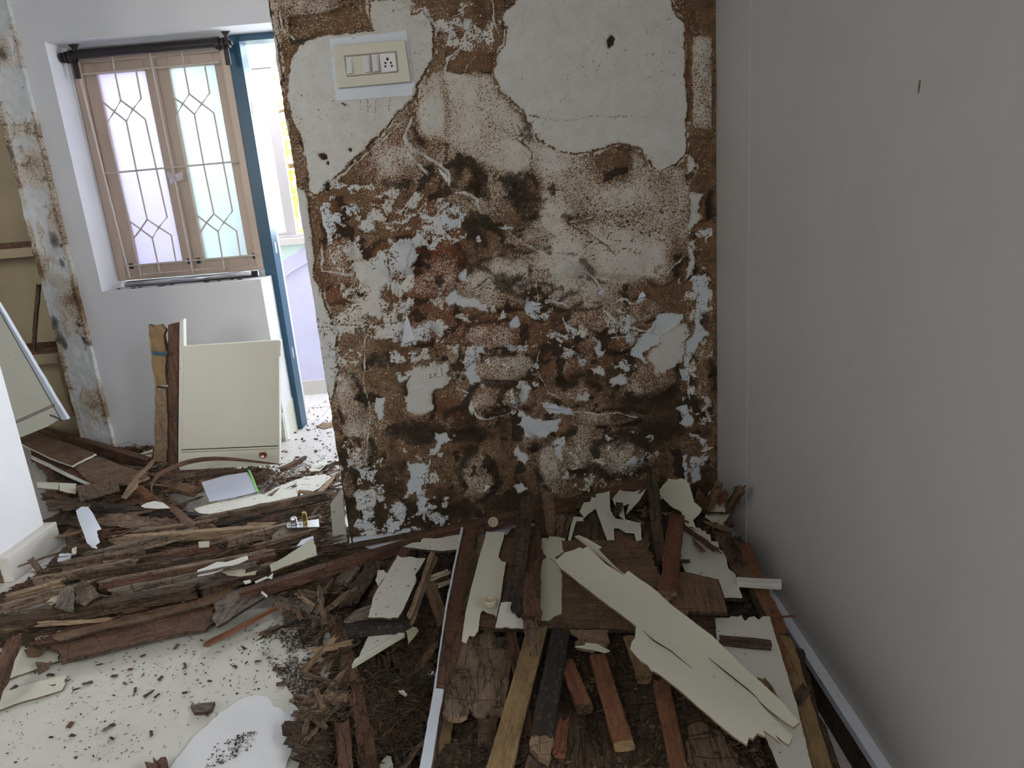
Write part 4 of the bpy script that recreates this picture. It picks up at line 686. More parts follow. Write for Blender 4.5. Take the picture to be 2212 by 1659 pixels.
T('timber', 'red-brown squared timber with whitish end, in the middle of the bottom right', (1290, 1410), .15, (1348, 1603), .15, 38, 24, 'orange', endj=.004, endmat='yellow')
T('timber', 'long orange timber reaching the bottom edge', (1426, 1465), .16, (1472, 1690), .15, 36, 18, 'orange', endj=.006)
T('timber', 'short red board end below the brick-red timber', (1214, 1545), .11, (1206, 1632), .11, 26, 12, 'red', endj=.02)
T('timber', 'ochre broken timber peeking out left of the long white veneer', (1362, 1370), .17, (1394, 1462), .16, 30, 24, 'yellow', endj=.008)
sheet('ply_scrap', 'small printed ply scrap hanging below the big brown ply board', 'board', [(1223, 1359), (1313, 1361), (1310, 1392), (1280, 1404), (1244, 1396), (1247, 1372)], .165, .008, 'pale', jag=.003)
sheet('veneer_scrap', 'small cream veneer point under the printed ply scrap', 'veneer', [(1265, 1389), (1290, 1392), (1318, 1406), (1308, 1410), (1280, 1404), (1241, 1397), (1262, 1395)], .17, .002, 'cream', jag=.002, seg=.008)
# ---- white-edged tall board on the left flank of the heap
_wl = lift(958, 1450)
WE = sheet('long_board', 'long red-brown board with a white painted edge along the left flank of the heap', 'board', [(1000, 1139), (1030, 1146), (1024, 1200), (1015, 1277), (990, 1421), (961, 1493), (947, 1565), (936, 1680), (920, 1760), (885, 1760), (926, 1600), (948, 1430), (966, 1305), (984, 1215)], .19, .03, 'redbrown', side='dark', jag=.002, grain=((1010, 1150), (930, 1650)))
def chd(par, nm, poly, z, th, mat, **k):
    z += lift(*np.mean(poly, 0)); return child_keep(sheet3(nm, [onslope(u, v, z) for u, v in poly], th, mat, **k), par)
chd(WE, 'painted_edge', [(996, 1139), (1001, 1140), (985, 1215), (967, 1305), (949, 1421), (941, 1486), (958, 1488), (930, 1659), (912, 1760), (882, 1760), (906, 1659), (937, 1486), (946, 1421), (963, 1305), (981, 1215)], .195, .03, 'bluewhite', jag=.0015, seg=.02)
T('timber', 'brown weathered timber just right of the white-edged board, upper part', (1040, 1160), .2, (1012, 1330), .19, 26, 16, 'dark', rough=.003)
# ---- big ply boards in the middle
M1 = sheet('plywood_board', 'big brown plywood board carrying the white strips in the middle of the heap', 'board', [(1030, 1160), (1120, 1162), (1218, 1168), (1300, 1167), (1401, 1169), (1401, 1183), (1411, 1198), (1425, 1240), (1462, 1322), (1380, 1345), (1374, 1361), (1290, 1357), (1130, 1357), (1070, 1357), (1035, 1352), (1042, 1280)], .20, .010, 'brown', side='dark', jag=.003, grain=((1100, 1300), (1400, 1310)), cells=260)
M2 = sheet('plywood_board', 'brown plywood board with black worn corner, right of the red timber', 'board', [(1440, 1235), (1478, 1235), (1552, 1252), (1562, 1290), (1571, 1323), (1530, 1322), (1488, 1319), (1486, 1327), (1454, 1325), (1430, 1300)], .225, .010, 'brown', side='dark', jag=.002)
sheet('board_scrap', 'brown ply flap under the black-cornered board, by the long white veneer', 'board', [(1462, 1322), (1560, 1328), (1552, 1400), (1548, 1420), (1500, 1370)], .15, .012, 'redbrown', jag=.004)
# right side planks
T('plank', 'dark brown plank running down from the right corner, nearest the white board', (1554, 1140), .17, (1612, 1262), .16, 34, 10, 'brown', endj=.03, rough=.003)
T('plank', 'brown split plank in the right corner, second from the wall', (1585, 1155), .16, (1660, 1330), .13, 34, 12, 'dark', endj=.02, rough=.003)
T('plank', 'orange-brown plank along the right wall, upper one', (1608, 1172), .15, (1690, 1372), .12, 22, 12, 'orange', endj=.02, rough=.003)
T('plank', 'red plank end beneath the cream batten, beside the white panel', (1640, 1290), .12, (1672, 1368), .12, 24, 16, 'redbrown')
T('plank', 'long yellow-brown plank along the right edge of the heap', (1694, 1370), .125, (1800, 1740), .11, 34, 14, 'yellow', endj=.01, rough=.002)
T('plank', 'thin dark bark edge beside the yellow-brown plank at the right', (1718, 1395), .1, (1828, 1740), .09, 9, 14, 'dark', rough=.004)
T('plank', 'brown thin plank edge above the yellow plank near the wall', (1664, 1340), .14, (1716, 1470), .12, 16, 12, 'orange', rough=.003)
sheet('white_board', 'large cream panel at the right edge of the heap, crossed by a brown batten', 'panel', [(1544, 1335), (1574, 1335), (1601, 1328), (1607, 1339), (1611, 1341), (1618, 1333), (1630, 1331), (1639, 1339), (1648, 1331), (1663, 1331), (1672, 1365), (1685, 1404), (1702, 1460), (1723, 1530), (1743, 1615), (1775, 1740), (1700, 1700), (1640, 1560), (1585, 1419), (1550, 1400)], .16, .012, 'offwhite', side='dark', jag=.0015)
T('batten', 'short dark batten lying across the cream panel at the right', (1552, 1378), .172, (1668, 1390), .175, 22, 12, 'dark', endj=.004)
sheet('white_board', 'large white spotted board with stepped edge, right of the red timber', 'board', [(1471, 1137), (1513, 1140), (1516, 1146), (1524, 1146), (1526, 1153), (1534, 1154), (1536, 1169), (1551, 1170), (1554, 1186), (1562, 1192), (1569, 1205), (1571, 1218), (1574, 1228), (1589, 1241), (1592, 1260), (1603, 1287), (1603, 1293), (1565, 1292), (1552, 1252), (1480, 1235), (1466, 1205)], .195, .010, 'offwhite', side='dark', jag=.001)
T('batten', 'short cream painted batten jutting out towards the right wall', (1590, 1250), .19, (1689, 1256), .19, 17, 16, 'offwhite', endj=.002, endmat='olive', rough=.0006)
T('batten', 'thin brown peg on the white spotted board beside the red timber', (1464, 1210), .21, (1492, 1211), .21, 6, 4, 'dark', endj=.003, cat='peg')
T('stick', 'dark knotty stub poking up against the yellow-brown plank at the right', (1712, 1520), .135, (1744, 1476), .16, 16, 12, 'dark', endj=.01)
T('stick', 'brown wedge of timber showing between long white veneer and white panel', (1638, 1462), .185, (1682, 1530), .18, 30, 12, 'brown', endj=.02)
T('stick', 'thin pink-brown stick poking over the right edge of the heap', (1640, 1334), .17, (1718, 1330), .17, 4, 3, 'redbrown', endj=.002, rough=.0004)
# ---- white strips on the ply board
sheet('white_strip', 'long cream veneer strip with ragged foot, at the left of the ply board', 'veneer', [(1051, 1149), (1060, 1150), (1091, 1148), (1087, 1166), (1078, 1195), (1077, 1203), (1083, 1212), (1093, 1215), (1087, 1253), (1081, 1299), (1072, 1337), (1069, 1330), (1043, 1318), (1038, 1325), (1033, 1364), (1024, 1376), (1014, 1374), (1007, 1391), (997, 1387), (1005, 1330), (1017, 1275), (1036, 1202), (1046, 1169)], .214, .003, 'cream', jag=.0012, curl=.002, side='brown')
sheet('white_strip', 'short white veneer piece between the two long timbers, beside the ivory cap', 'veneer', [(1082, 1301), (1128, 1296), (1134, 1330), (1139, 1356), (1105, 1357), (1070, 1356)], .212, .003, 'offwhite', jag=.0012, side='brown')
sheet('white_strip', 'narrow bluish strip showing between the dark and the red-brown timber', 'veneer', [(1133, 1171), (1139, 1180), (1134, 1230), (1131, 1272), (1121, 1270), (1124, 1240)], .212, .003, 'bluewhite', jag=.0012)
sheet('white_strip', 'cream veneer strip right of the red-brown timber, square head', 'veneer', [(1166, 1162), (1180, 1162), (1182, 1166), (1188, 1159), (1221, 1162), (1220, 1171), (1217, 1185), (1217, 1195), (1216, 1215), (1214, 1241), (1213, 1325), (1198, 1331), (1190, 1338), (1184, 1341), (1164, 1341), (1164, 1241)], .214, .003, 'cream', jag=.0012, curl=-.002, side='brown')
A = [(1188, 1205), (1200, 1212), (1206, 1206), (1218, 1195), (1238, 1191), (1253, 1187), (1259, 1191), (1270, 1188), (1310, 1225), (1347, 1249), (1358, 1243), (1420, 1287), (1454, 1318), (1505, 1357), (1541, 1383), (1571, 1411), (1606, 1444), (1653, 1484), (1688, 1517), (1707, 1539), (1728, 1560), (1714, 1570), (1700, 1562), (1680, 1546), (1658, 1529), (1636, 1510), (1654, 1532), (1680, 1557), (1712, 1590), (1704, 1610), (1692, 1602), (1674, 1586), (1686, 1606), (1668, 1590), (1650, 1577), (1652, 1592), (1642, 1588), (1636, 1585), (1627, 1601), (1617, 1600), (1612, 1621), (1598, 1612), (1585, 1604), (1544, 1568), (1487, 1517), (1463, 1495), (1438, 1474), (1422, 1462), (1406, 1457), (1400, 1446), (1384, 1436), (1361, 1408), (1364, 1392), (1372, 1380), (1373, 1352), (1338, 1325), (1289, 1289), (1258, 1263), (1229, 1241), (1212, 1229), (1200, 1213)]
sheet('long_veneer', 'longest cream veneer sheet with split fringed end, lying diagonally over the heap', 'veneer', A, (.27, .02, -.01), .004, 'cream', side='pale', jag=.0006, curl=.012, wav=.004, cells=500, grain=((1200, 1200), (1700, 1580)))
sheet('veneer_flap', 'narrow cream veneer tongue split off along the upper edge of the longest veneer', 'veneer', [(1241, 1160), (1251, 1155), (1270, 1164), (1300, 1184), (1293, 1187), (1313, 1207), (1338, 1231), (1365, 1250), (1400, 1275), (1352, 1246), (1310, 1215), (1275, 1186)], (.275, .02, -.01), .003, 'cream', side='pale', jag=.0008, curl=.003)
for P, lb in (([(1388, 1360), (1412, 1381.5), (1450, 1404.7), (1494, 1444), (1449, 1406), (1411, 1383)], 'left'), ([(1530, 1420), (1570, 1450.5), (1618, 1490), (1640, 1512), (1615, 1490), (1569, 1452.5)], 'right')):
    sheet('open_crack', 'dark open crack along the longest veneer, the %s of the two' % lb, 'crack', P, (.2765 + (.0 if lb == 'left' else .001), .02, -.01), .001, 'black', jag=.0004, seg=.01)
# ---- timbers on the ply board
T('timber', 'blackish brown timber leaning on the rotten wall and lying over the cream strip', (1140, 1068), .32, (1104, 1296), .235, 33, 14, 'dark', endj=.012, rough=.002)
T('timber', 'splintered black end hanging below the blackish brown timber', (1112, 1270), .245, (1121, 1330), .225, 20, 12, 'black', endj=.02, rough=.005)
T('timber', 'red-brown rotten timber with pointed foot, beside the square-headed strip', (1152, 1137), .255, (1150, 1330), .235, 31, 16, 'redbrown', endj=.008, rough=.003)
T('timber', 'splintered pale foot of the red-brown rotten timber', (1151, 1325), .235, (1154, 1420), .21, 22, 10, 'rot', endj=.03, rough=.004, taper=.45)
for u, v, z, r, lb in ((1060, 1300, .216, 15, 'round ivory plastic cap on the cream strip'), (1066, 1121, .2, 11, 'round ivory plastic knob leaning at the foot of the rotten wall')):
    z += lift(u, v); p = onz(u, v + 6, z); q = r * camdist(p) / F; cpn = empty('furniture_cap', p); tag(cpn, lb, 'cap'); bpy.context.view_layer.update()
    rot = Matrix.Translation(p) @ (Matrix.Rotation(math.radians(0 if u == 1060 else 70), 4, 'X'))
    child_keep(lathe('cup', [(q * .9, 0), (q, .002), (q, q * .75), (q * .93, q * .9), (q * .7, q * .9), (q * .6, q * .65), (q * .58, q * .55)], W['cap'], None, rot), cpn); child_keep(lathe('centre_boss', [(q * .3, q * .5), (q * .3, q * .74), (q * .2, q * .78)], W['cap'], None, rot), cpn)
T('timber', 'brick-red rotten timber lying upright over the white spotted board', (1461, 1108), .25, (1440, 1278), .26, 33, 22, 'red', endj=.01, rough=.0025, endmat='pale')
T('timber', 'narrow bark-covered post leaning from the heap to the wall', (1405, 1010), .36, (1432, 1222), .21, 20, 14, 'dark', endj=.02, rough=.003)
T('timber', 'dark brown timber behind the blackish one, its top against the rotten wall', (1182, 1060), .27, (1197, 1160), .21, 23, 12, 'brown', endj=.012)
T('timber', 'brown fan-shaped piece of timber between the leaning timbers', (1165, 1098), .2, (1180, 1160), .2, 30, 12, 'dark', taper=1.3, endj=.02)
T('timber', 'short rotten upright stub above the square-headed strip, left one', (1213, 1108), .24, (1204, 1165), .21, 14, 10, 'rot', endj=.02, rough=.004)
T('timber', 'short rotten upright stub above the square-headed strip, right one', (1234, 1106), .235, (1216, 1165), .21, 16, 10, 'rot', endj=.02, rough=.004)
sheet('veneer_hook', 'narrow cream veneer hook left of the dark upright board', 'veneer', [(1239, 1116), (1260, 1118), (1260, 1123), (1245, 1124), (1233, 1167), (1227, 1167), (1232, 1140)], .23, .004, 'cream', jag=.0008)
sheet('board_scrap', 'dark brown board scrap standing inside the cream veneer hook', 'board', [(1246, 1124), (1262, 1122), (1285, 1098), (1296, 1120), (1309, 1165), (1236, 1166)], .225, .012, 'dark', jag=.004)
sheet('white_veneer', 'upright cream veneer with specks in the upper middle of the heap', 'veneer', [(1287, 1068), (1317, 1062), (1318, 1102), (1330, 1120), (1345, 1122), (1384, 1132), (1386, 1166), (1374, 1168), (1370, 1152), (1352, 1150), (1336, 1140), (1326, 1140), (1327, 1167), (1311, 1168), (1298, 1130), (1286, 1096)], .24, .003, 'offwhite', jag=.001, curl=.004)
sheet('white_veneer', 'small cream veneer left of the upright speckled one', 'veneer', [(1261, 1086), (1275, 1084), (1278, 1074), (1287, 1076), (1286, 1098), (1272, 1108), (1262, 1118), (1252, 1104)], .235, .003, 'cream', jag=.001)
sheet('curled_veneer', 'curled cream veneer arching over the dark hollow below the wall', 'veneer', [(1324, 1096), (1340, 1072), (1360, 1064), (1384, 1062), (1376, 1070), (1396, 1074), (1388, 1086), (1370, 1096), (1352, 1110), (1360, 1086), (1346, 1094), (1352, 1130), (1362, 1132), (1346, 1118), (1336, 1112)], .27, .003, 'offwhite', jag=.001, curl=.03, cells=250)
sheet('bark_scrap', 'small dark scrap of wood stuck on the speckled upright veneer', 'scrap', [(1331, 1085), (1346, 1086), (1344, 1098), (1334, 1112), (1323, 1110), (1328, 1098)], .29, .006, 'dark', jag=.002)
T('splinter', 'thin black splinter standing on the big ply board', (1327, 1121), .24, (1336, 1145), .225, 4, 4, 'black', endj=.004, rough=.0004, cat='splinter')
sheet('board_scrap', 'brown block at the foot of the thin black splinter', 'board', [(1325, 1142), (1345, 1140), (1350, 1150), (1368, 1153), (1372, 1169), (1326, 1169)], .22, .012, 'brown', jag=.003)
T('board_scrap', 'dark board lying beside the bark-covered post', (1396, 1125), .21, (1410, 1225), .205, 26, 10, 'dark', endj=.02)
o = sheet3('standing_veneer', [ony(u, v, 2.2) for u, v in [(1447, 1022), (1475, 1019), (1478, 1040), (1479, 1055), (1474, 1062), (1475, 1078)]] + [onz(u, v, .24) for u, v in [(1498, 1089), (1516, 1099), (1512, 1106), (1501, 1113)]] + [onz(u, v, .22) for u, v in [(1507, 1138), (1497, 1133), (1483, 1135), (1469, 1113)]] + [onz(1449, 1093, .25), onz(1434, 1082, .26), onz(1420, 1065, .28)] + [ony(1435, 1053, 2.2), ony(1439, 1048, 2.2)], .003, 'cream', jag=.0015, curl=.02, cells=250); tag(o, 'tall pale green-white veneer standing against the wall near the right corner', 'veneer')
o = sheet3('standing_veneer', [ony(1545, 1080, 2.18), ony(1553, 1078, 2.18), ony(1563, 1088, 2.18), ony(1561, 1104, 2.16), ony(1574, 1093, 2.16), ony(1583, 1094, 2.16), ony(1576, 1110, 2.14), onz(1566, 1132, .18), onz(1520, 1124, .18), onz(1528, 1106, .2), ony(1536, 1096, 2.16)], .003, 'cream', jag=.002, curl=.01); tag(o, 'cupped cream veneer in the right corner of the room', 'veneer')
for a, za, b, zb, w_, m, lb in [((1494, 1048), .27, (1480, 1085), .2, 26, 'dark', 'dark splintered chunk right of the tall standing veneer'), ((1515, 1056), .28, (1500, 1108), .2, 30, 'redbrown', 'red-brown splintered chunk in the right corner'), ((1550, 1042), .3, (1520, 1104), .2, 22, 'brown', 'brown splintered board end rising in the right corner'),
        ((1563, 1058), .27, (1545, 1084), .22, 14, 'orange', 'small orange-brown block in the right corner'), ((1603, 1046), .3, (1572, 1098), .2, 15, 'brown', 'brown pointed stick touching the right wall'), ((1583, 1126), .2, (1563, 1142), .18, 10, 'dark', 'short dark twig by the cupped veneer')]:
    T('splintered_piece', lb, a, za, b, zb, w_, 14, m, endj=.018, rough=.004)
# ---- long battens that cross from the left floor into the heap
T('batten', 'long dark red batten from the floor litter up to the foot of the rotten wall', (516, 1277), .10, (900, 1162), .12, 22, 24, 'redbrown', endj=.003, rough=.001)
T('batten', 'second long red batten, along the foot of the rotten wall to the bark-covered post', (870, 1166), .12, (1400, 1036), .26, 20, 24, 'redbrown', endj=.004, rough=.001)
T('batten', 'thin dark lath lying behind the long dark red batten', (700, 1186), .08, (1040, 1122), .11, 10, 8, 'dark', endj=.01)
T('batten', 'dark beam end in the shade under the second long red batten', (1344, 1058), .2, (1402, 1042), .22, 14, 14, 'black')
# ---- middle of the heap: fallen boxes and boards
sheet('cream_board', 'dusty cream board with torn sides, left of the white-edged board', 'board', [(860, 1199), (868, 1204), (885, 1202), (902, 1206), (920, 1206), (903, 1233), (897, 1243), (900, 1255), (893, 1268), (889, 1277), (872, 1314), (860, 1334), (795, 1334), (802, 1309), (806, 1290), (816, 1270), (831, 1248), (845, 1224)], .16, .006, 'creamdusty', side='dark', jag=.002)
sheet('black_board', 'black front edge below the dusty cream board', 'board', [(742, 1339), (874, 1334), (884, 1344), (872, 1350), (836, 1350), (748, 1358)], .14, .03, 'black', jag=.001)
sheet('board_scrap', 'stained pale board scrap left of the dusty cream board', 'board', [(795, 1333), (742, 1340), (770, 1318), (800, 1306), (806, 1320)], .155, .008, 'grey', jag=.003)
sheet('cream_scrap', 'small cream scrap at the upper left of the dusty cream board', 'scrap', [(817, 1232), (830, 1232), (838, 1240), (826, 1252), (818, 1266), (811, 1254), (814, 1246)], .155, .003, 'cream', jag=.002)
T('slat', 'thin cream-edged slat standing right of the dusty cream board', (938, 1186), .22, (882, 1340), .15, 12, 20, 'pale', endj=.01, rough=.002)
sheet('cream_board', 'cream board with a light edge at the lower left of the heap', 'board', [(802, 1363), (840, 1358), (874, 1354), (878, 1362), (848, 1382), (770, 1430), (778, 1412), (790, 1385)], .11, .01, 'creamdusty', jag=.001)
sheet('board_edge', 'pale front edge of the cream board at the lower left of the heap', 'board', [(874, 1356), (874, 1368), (760, 1436), (766, 1424), (845, 1380)], .115, .012, 'cream', jag=.0006)
sheet('cream_scrap', 'cream torn scrap at the right end of the lower cream board', 'scrap', [(874, 1356), (900, 1356), (904, 1362), (894, 1376), (882, 1390), (880, 1372)], .12, .003, 'olive', jag=.002)
sheet('cream_board', 'pale triangular board top beside the head of the white-edged board', 'board', [(871, 1181), (890, 1172), (910, 1170), (915, 1162), (940, 1163), (993, 1155), (988, 1187), (950, 1190), (918, 1187)], .15, .008, 'creamdusty', side='dark', jag=.002)
for i, (a, b, m, lb) in enumerate([((922, 1248), (978, 1228), 'olive', 'uppermost of the cream and brown layered strips behind the dark hollow'), ((930, 1256), (980, 1238), 'dark', 'brown strip second among the layered strips behind the dark hollow'), ((936, 1264), (982, 1249), 'olive', 'lowest of the layered strips behind the dark hollow')]): T('layered_strip', lb, a, .15 - .01 * i, b, .15 - .01 * i, 11, 8, m, cat='strip')
T('board', 'dark board leaning into the hollow left of the white-edged board', (925, 1254), .14, (962, 1350), .06, 26, 10, 'brown', endj=.01)
T('board', 'red-brown board fanning left from behind the dusty cream board', (884, 1176), .13, (806, 1290), .1, 26, 10, 'redbrown', endj=.01)
T('board', 'rotten dark plank fanning left of the red-brown board', (812, 1206), .11, (742, 1316), .07, 34, 12, 'dark', endj=.03, rough=.005)
T('board', 'grey torn board at the far left of the fan of boards', (780, 1206), .09, (736, 1262), .07, 30, 8, 'grey', endj=.02, rough=.004)
T('board', 'dark brown crumbling plank below the batten, left of the fan', (716, 1262), .06, (660, 1300), .05, 26, 10, 'dark', endj=.03, rough=.005)
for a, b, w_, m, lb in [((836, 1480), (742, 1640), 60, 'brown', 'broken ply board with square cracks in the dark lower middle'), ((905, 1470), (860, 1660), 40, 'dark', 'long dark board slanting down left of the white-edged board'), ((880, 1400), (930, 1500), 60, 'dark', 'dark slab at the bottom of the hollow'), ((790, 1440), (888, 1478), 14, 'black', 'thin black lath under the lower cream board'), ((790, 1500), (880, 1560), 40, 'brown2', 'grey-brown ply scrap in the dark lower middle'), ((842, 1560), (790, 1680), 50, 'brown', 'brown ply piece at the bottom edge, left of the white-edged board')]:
    T('board', lb, a, .05, b, .05, w_, 12, m, cat='board', endj=.015, rough=.003)
sheet('cream_scrap', 'small curled cream scrap in the dark lower middle', 'scrap', [(860, 1492), (872, 1494), (880, 1502), (876, 1506), (864, 1500)], .07, .002, 'cream', jag=.002, curl=.004)
sheet('cream_scrap', 'cream pointed scrap at the bottom edge of the picture left of the heap', 'scrap', [(835, 1632), (845, 1634), (849, 1650), (845, 1690), (812, 1690), (820, 1652)], .07, .003, 'offwhite', jag=.002)
p = onz(931, 1457, .06); tag(lathe('metal_ring', [(.0085, 0), (.0105, 0), (.0105, .006), (.0085, .006), (.0085, 0)], W['steel'], None, Matrix.Translation(p) @ Matrix.Rotation(.6, 4, 'Y')), 'small metal ring deep in the hollow beside the white-edged board', 'ring')
T('post', 'rotten red-brown post along the right edge of the white floor board, upper part', (722, 1320), .08, (762, 1480), .08, 26, 20, 'redbrown', endj=.03, rough=.006)
T('post', 'rotten red-brown post along the right edge of the white floor board, lower part', (768, 1480), .08, (800, 1700), .08, 22, 20, 'redbrown', endj=.03, rough=.006)
T('stub', 'thick reddish split stub at the bottom edge, left of the rotten post', (738, 1552), .11, (752, 1690), .1, 30, 24, 'redbrown', endj=.01, rough=.002)
# ---- white boards on the floor in front
sheet('floor_board', 'large dusty cream board lying on the floor in the foreground at left', 'board', [(-260, 1470), (0, 1400), (130, 1360), (300, 1330), (480, 1320), (600, 1312), (700, 1320), (738, 1400), (752, 1500), (740, 1560), (690, 1570), (640, 1580), (650, 1640), (660, 1900), (-600, 1900)], .03, .018, 'creamdusty', side='dark', jag=.001, wav=.0015, cells=900)
sheet('floor_board', 'thin white sheet with a rounded broken right edge, at the bottom of the picture', 'sheet', [(430, 1580), (470, 1545), (520, 1510), (560, 1502), (582, 1510), (590, 1526), (606, 1530), (622, 1548), (636, 1566), (638, 1592), (630, 1618), (622, 1640), (604, 1690), (560, 1800), (300, 1800), (380, 1640)], .037, .003, 'sheetwhite', jag=.003, seg=.012, wav=.001, cells=200)
sheet('veneer_layer', 'cream veneer layer with ragged right end, at the left edge of the foreground', 'veneer', [(-80, 1520), (0, 1500), (70, 1478), (143, 1460), (140, 1480), (134, 1491), (90, 1506), (40, 1520), (0, 1536), (-80, 1560)], .036, .003, 'cream', side='redbrown', jag=.0015, curl=.003)
sheet('veneer_layer', 'upper cream veneer layer peeling beside the brown post at the left edge', 'veneer', [(-60, 1440), (40, 1404), (110, 1388), (128, 1402), (128, 1428), (80, 1446), (20, 1468), (-60, 1490)], .035, .003, 'cream', side='redbrown', jag=.002, curl=.002)
sheet('veneer_scrap', 'white corner scrap under the curled chips right of the white floor board', 'veneer', [(615, 1540), (662, 1522), (684, 1536), (640, 1560), (640, 1575), (620, 1578)], .036, .002, 'bluewhite', jag=.002)
# ================================================================ LITTER ON THE LEFT AND IN THE MIDDLE
sheet('veneer_board', 'broad red-brown veneered board lying along the top edge of the white floor board', 'board', [(52, 1392), (160, 1350), (280, 1326), (397, 1302), (470, 1280), (482, 1300), (460, 1318), (470, 1336), (458, 1348), (445, 1360), (400, 1366), (340, 1378), (278, 1393), (200, 1412), (131, 1429), (129, 1405), (114, 1402), (112, 1392)], .065, .012, 'redbrown', side='dark', jag=.003, wav=.004, grain=((100, 1410), (460, 1320)), cells=300)
sheet('veneer_board', 'second brown veneer layer split off above the broad red-brown board', 'board', [(110, 1375), (280, 1330), (420, 1298), (500, 1268), (512, 1280), (450, 1306), (330, 1336), (200, 1366), (130, 1386)], .078, .008, 'brown', side='dark', jag=.003, wav=.004, grain=((100, 1410), (460, 1320)))
sheet('checked_board', 'grey checked board scrap at the right end of the broad red-brown board', 'board', [(461, 1304), (509, 1276), (530, 1284), (552, 1290), (572, 1284), (576, 1288), (528, 1316), (490, 1342), (469, 1354), (458, 1336), (466, 1320)], .085, .008, 'grey', side='dark', jag=.002, grain=((480, 1330), (520, 1285)))
T('stick', 'thin notched reddish stick lying on the white floor board', (437, 1392), .055, (604, 1306), .07, 9, 8, 'orange', endj=.006, rough=.002)
T('plank', 'long dark-fronted plank running from the left edge to the long red batten', (-40, 1348), .10, (430, 1262), .12, 26, 26, 'dark', endj=.02, rough=.002)
T('plank', 'dark plank continuing right of the long dark-fronted plank', (425, 1268), .11, (640, 1206), .10, 20, 22, 'dark', endj=.02, rough=.003)
# the bundle of ribbed slats, each one thing
SL = [((160, 1228), (480, 1170), 15, 'redbrown', 'uppermost purple-brown ribbed slat of the long bundle'), ((205, 1258), (600, 1186), 13, 'brown2', 'second ribbed slat of the long bundle, below the uppermost'), ((222, 1276), (560, 1212), 11, 'grey', 'thin grey lath in the middle of the long bundle'),
      ((236, 1160), (600, 1134), 15, 'pale', 'long pale splintered slat above the bundle, ending by the steel lock plate'), ((180, 1196), (430, 1138), 12, 'grey', 'grey splintered lath slanting above the ribbed slats'), ((475, 1168), (700, 1110), 12, 'brown2', 'ribbed slat running on towards the partition foot'),
      ((0, 1290), (150, 1246), 14, 'pale', 'pale splintered slat at the left edge beside the wall stub'), ((-20, 1312), (210, 1252), 12, 'brown2', 'brown slat crossing at the left edge, second from the wall stub'), ((255, 1288), (400, 1262), 9, 'brown', 'short brown slat below the ribbed slats'), ((300, 1238), (600, 1200), 10, 'redbrown', 'narrow red-brown ribbed slat beside the white veneer tongue'),
      ((420, 1120), (712, 1060), 13, 'rot', 'tan rotten slat above the steel lock plate'), ((120, 1218), (330, 1180), 20, 'rot', 'crumbly tan slat starting beside the skirting of the wall stub'), ((270, 1150), (470, 1120), 14, 'rot', 'rough tan slat under the end of the bent strip'), ((0, 1325), (120, 1300), 12, 'grey', 'grey splinter-ended slat at the left edge'), ((540, 1180), (690, 1140), 9, 'brown', 'short slat under the ply piece with the lock plate'),
      ((158, 1240), (490, 1192), 9, 'dark', 'dark lath between the uppermost and the second ribbed slat'), ((207, 1264), (516, 1204), 9, 'redbrown', 'purple-brown lath just below the second ribbed slat'), ((294, 1282), (469, 1240), 10, 'grey', 'long grey splinter-edged lath pointing at the white veneer tongue'), ((0, 1302), (254, 1240), 9, 'dark', 'thin dark lath between the two slats at the left edge'), ((60, 1252), (300, 1206), 10, 'brown2', 'rough lath ending in front of the wall stub skirting')]
for i, (a, b, w_, m, lb) in enumerate(SL): T('slat', lb, a, .108 + .004 * (i % 4), b, .112 + .004 * (i % 3), w_, 20, m, endj=.03, rough=.0016)
T('slat', 'thin black lath with a blue stripe crossing behind the lock plate', (430, 1137), .085, (702, 1072), .09, 8, 10, 'black', endj=.004, rough=.0008)
sheet('veneer_scrap', 'white veneer tongue with forked end lying on the slats in the middle', 'veneer', [(427, 1232), (445, 1226), (469, 1216), (490, 1214), (534, 1201), (536, 1208), (508, 1222), (481, 1232), (460, 1240), (427, 1244)], .115, .003, 'offwhite', jag=.0015, curl=.004)
sheet('veneer_scrap', 'olive cream veneer scrap right of the white veneer tongue', 'veneer', [(474, 1232), (500, 1224), (530, 1230), (528, 1238), (556, 1232), (552, 1240), (520, 1244), (492, 1242)], .11, .003, 'olive', jag=.001)
sheet('board_scrap', 'olive cream board piece beside the cream sheet leaning on the partition', 'board', [(582, 1220), (610, 1206), (640, 1186), (674, 1161), (682, 1180), (685, 1199), (650, 1212), (610, 1226), (586, 1236)], .12, .006, 'olive', side='redbrown', jag=.0015)
sheet('ply_piece', 'grey ply piece carrying the steel lock plate', 'board', [(611, 1131), (640, 1133), (690, 1130), (680, 1146), (668, 1154), (625, 1166), (578, 1178), (594, 1152)], .11, .008, 'grey', side='dark', jag=.002)
LP = sheet('lock_plate', 'bright steel lock plate with a knob and a brass barrel, lying on the ply piece', 'lock', [(619, 1131), (688, 1121), (690, 1138), (620, 1140)], .122, .003, 'steel', jag=0, wav=0, cells=6)
for u, v, r, h, m, nm in ((636, 1132, 7.5, 16, 'steel', 'knob'), (660, 1130, 5.5, 26, 'brass', 'barrel')):
    p = onz(u, v, .1225); d = camdist(p) / F; child_keep(lathe(nm, [(r * d * .8, 0), (r * d, .002), (r * d, h * d * .8), (r * d * .8, h * d), (r * d * .4, h * d)], W[m], None, Matrix.Translation(p)), LP)
for u, v in ((625, 1134), (649, 1132)): child_keep(lathe('screw_hole', [(.0035, 0), (.0035, .0006), (.001, .0007)], W['hole'], None, Matrix.Translation(onz(u, v, .1222))), LP)
sheet('white_scrap', 'small white scrap with a blue tint right of the ply piece', 'scrap', [(640, 1180), (652, 1166), (676, 1158), (678, 1163), (660, 1174)], .118, .002, 'bluewhite', jag=.001)
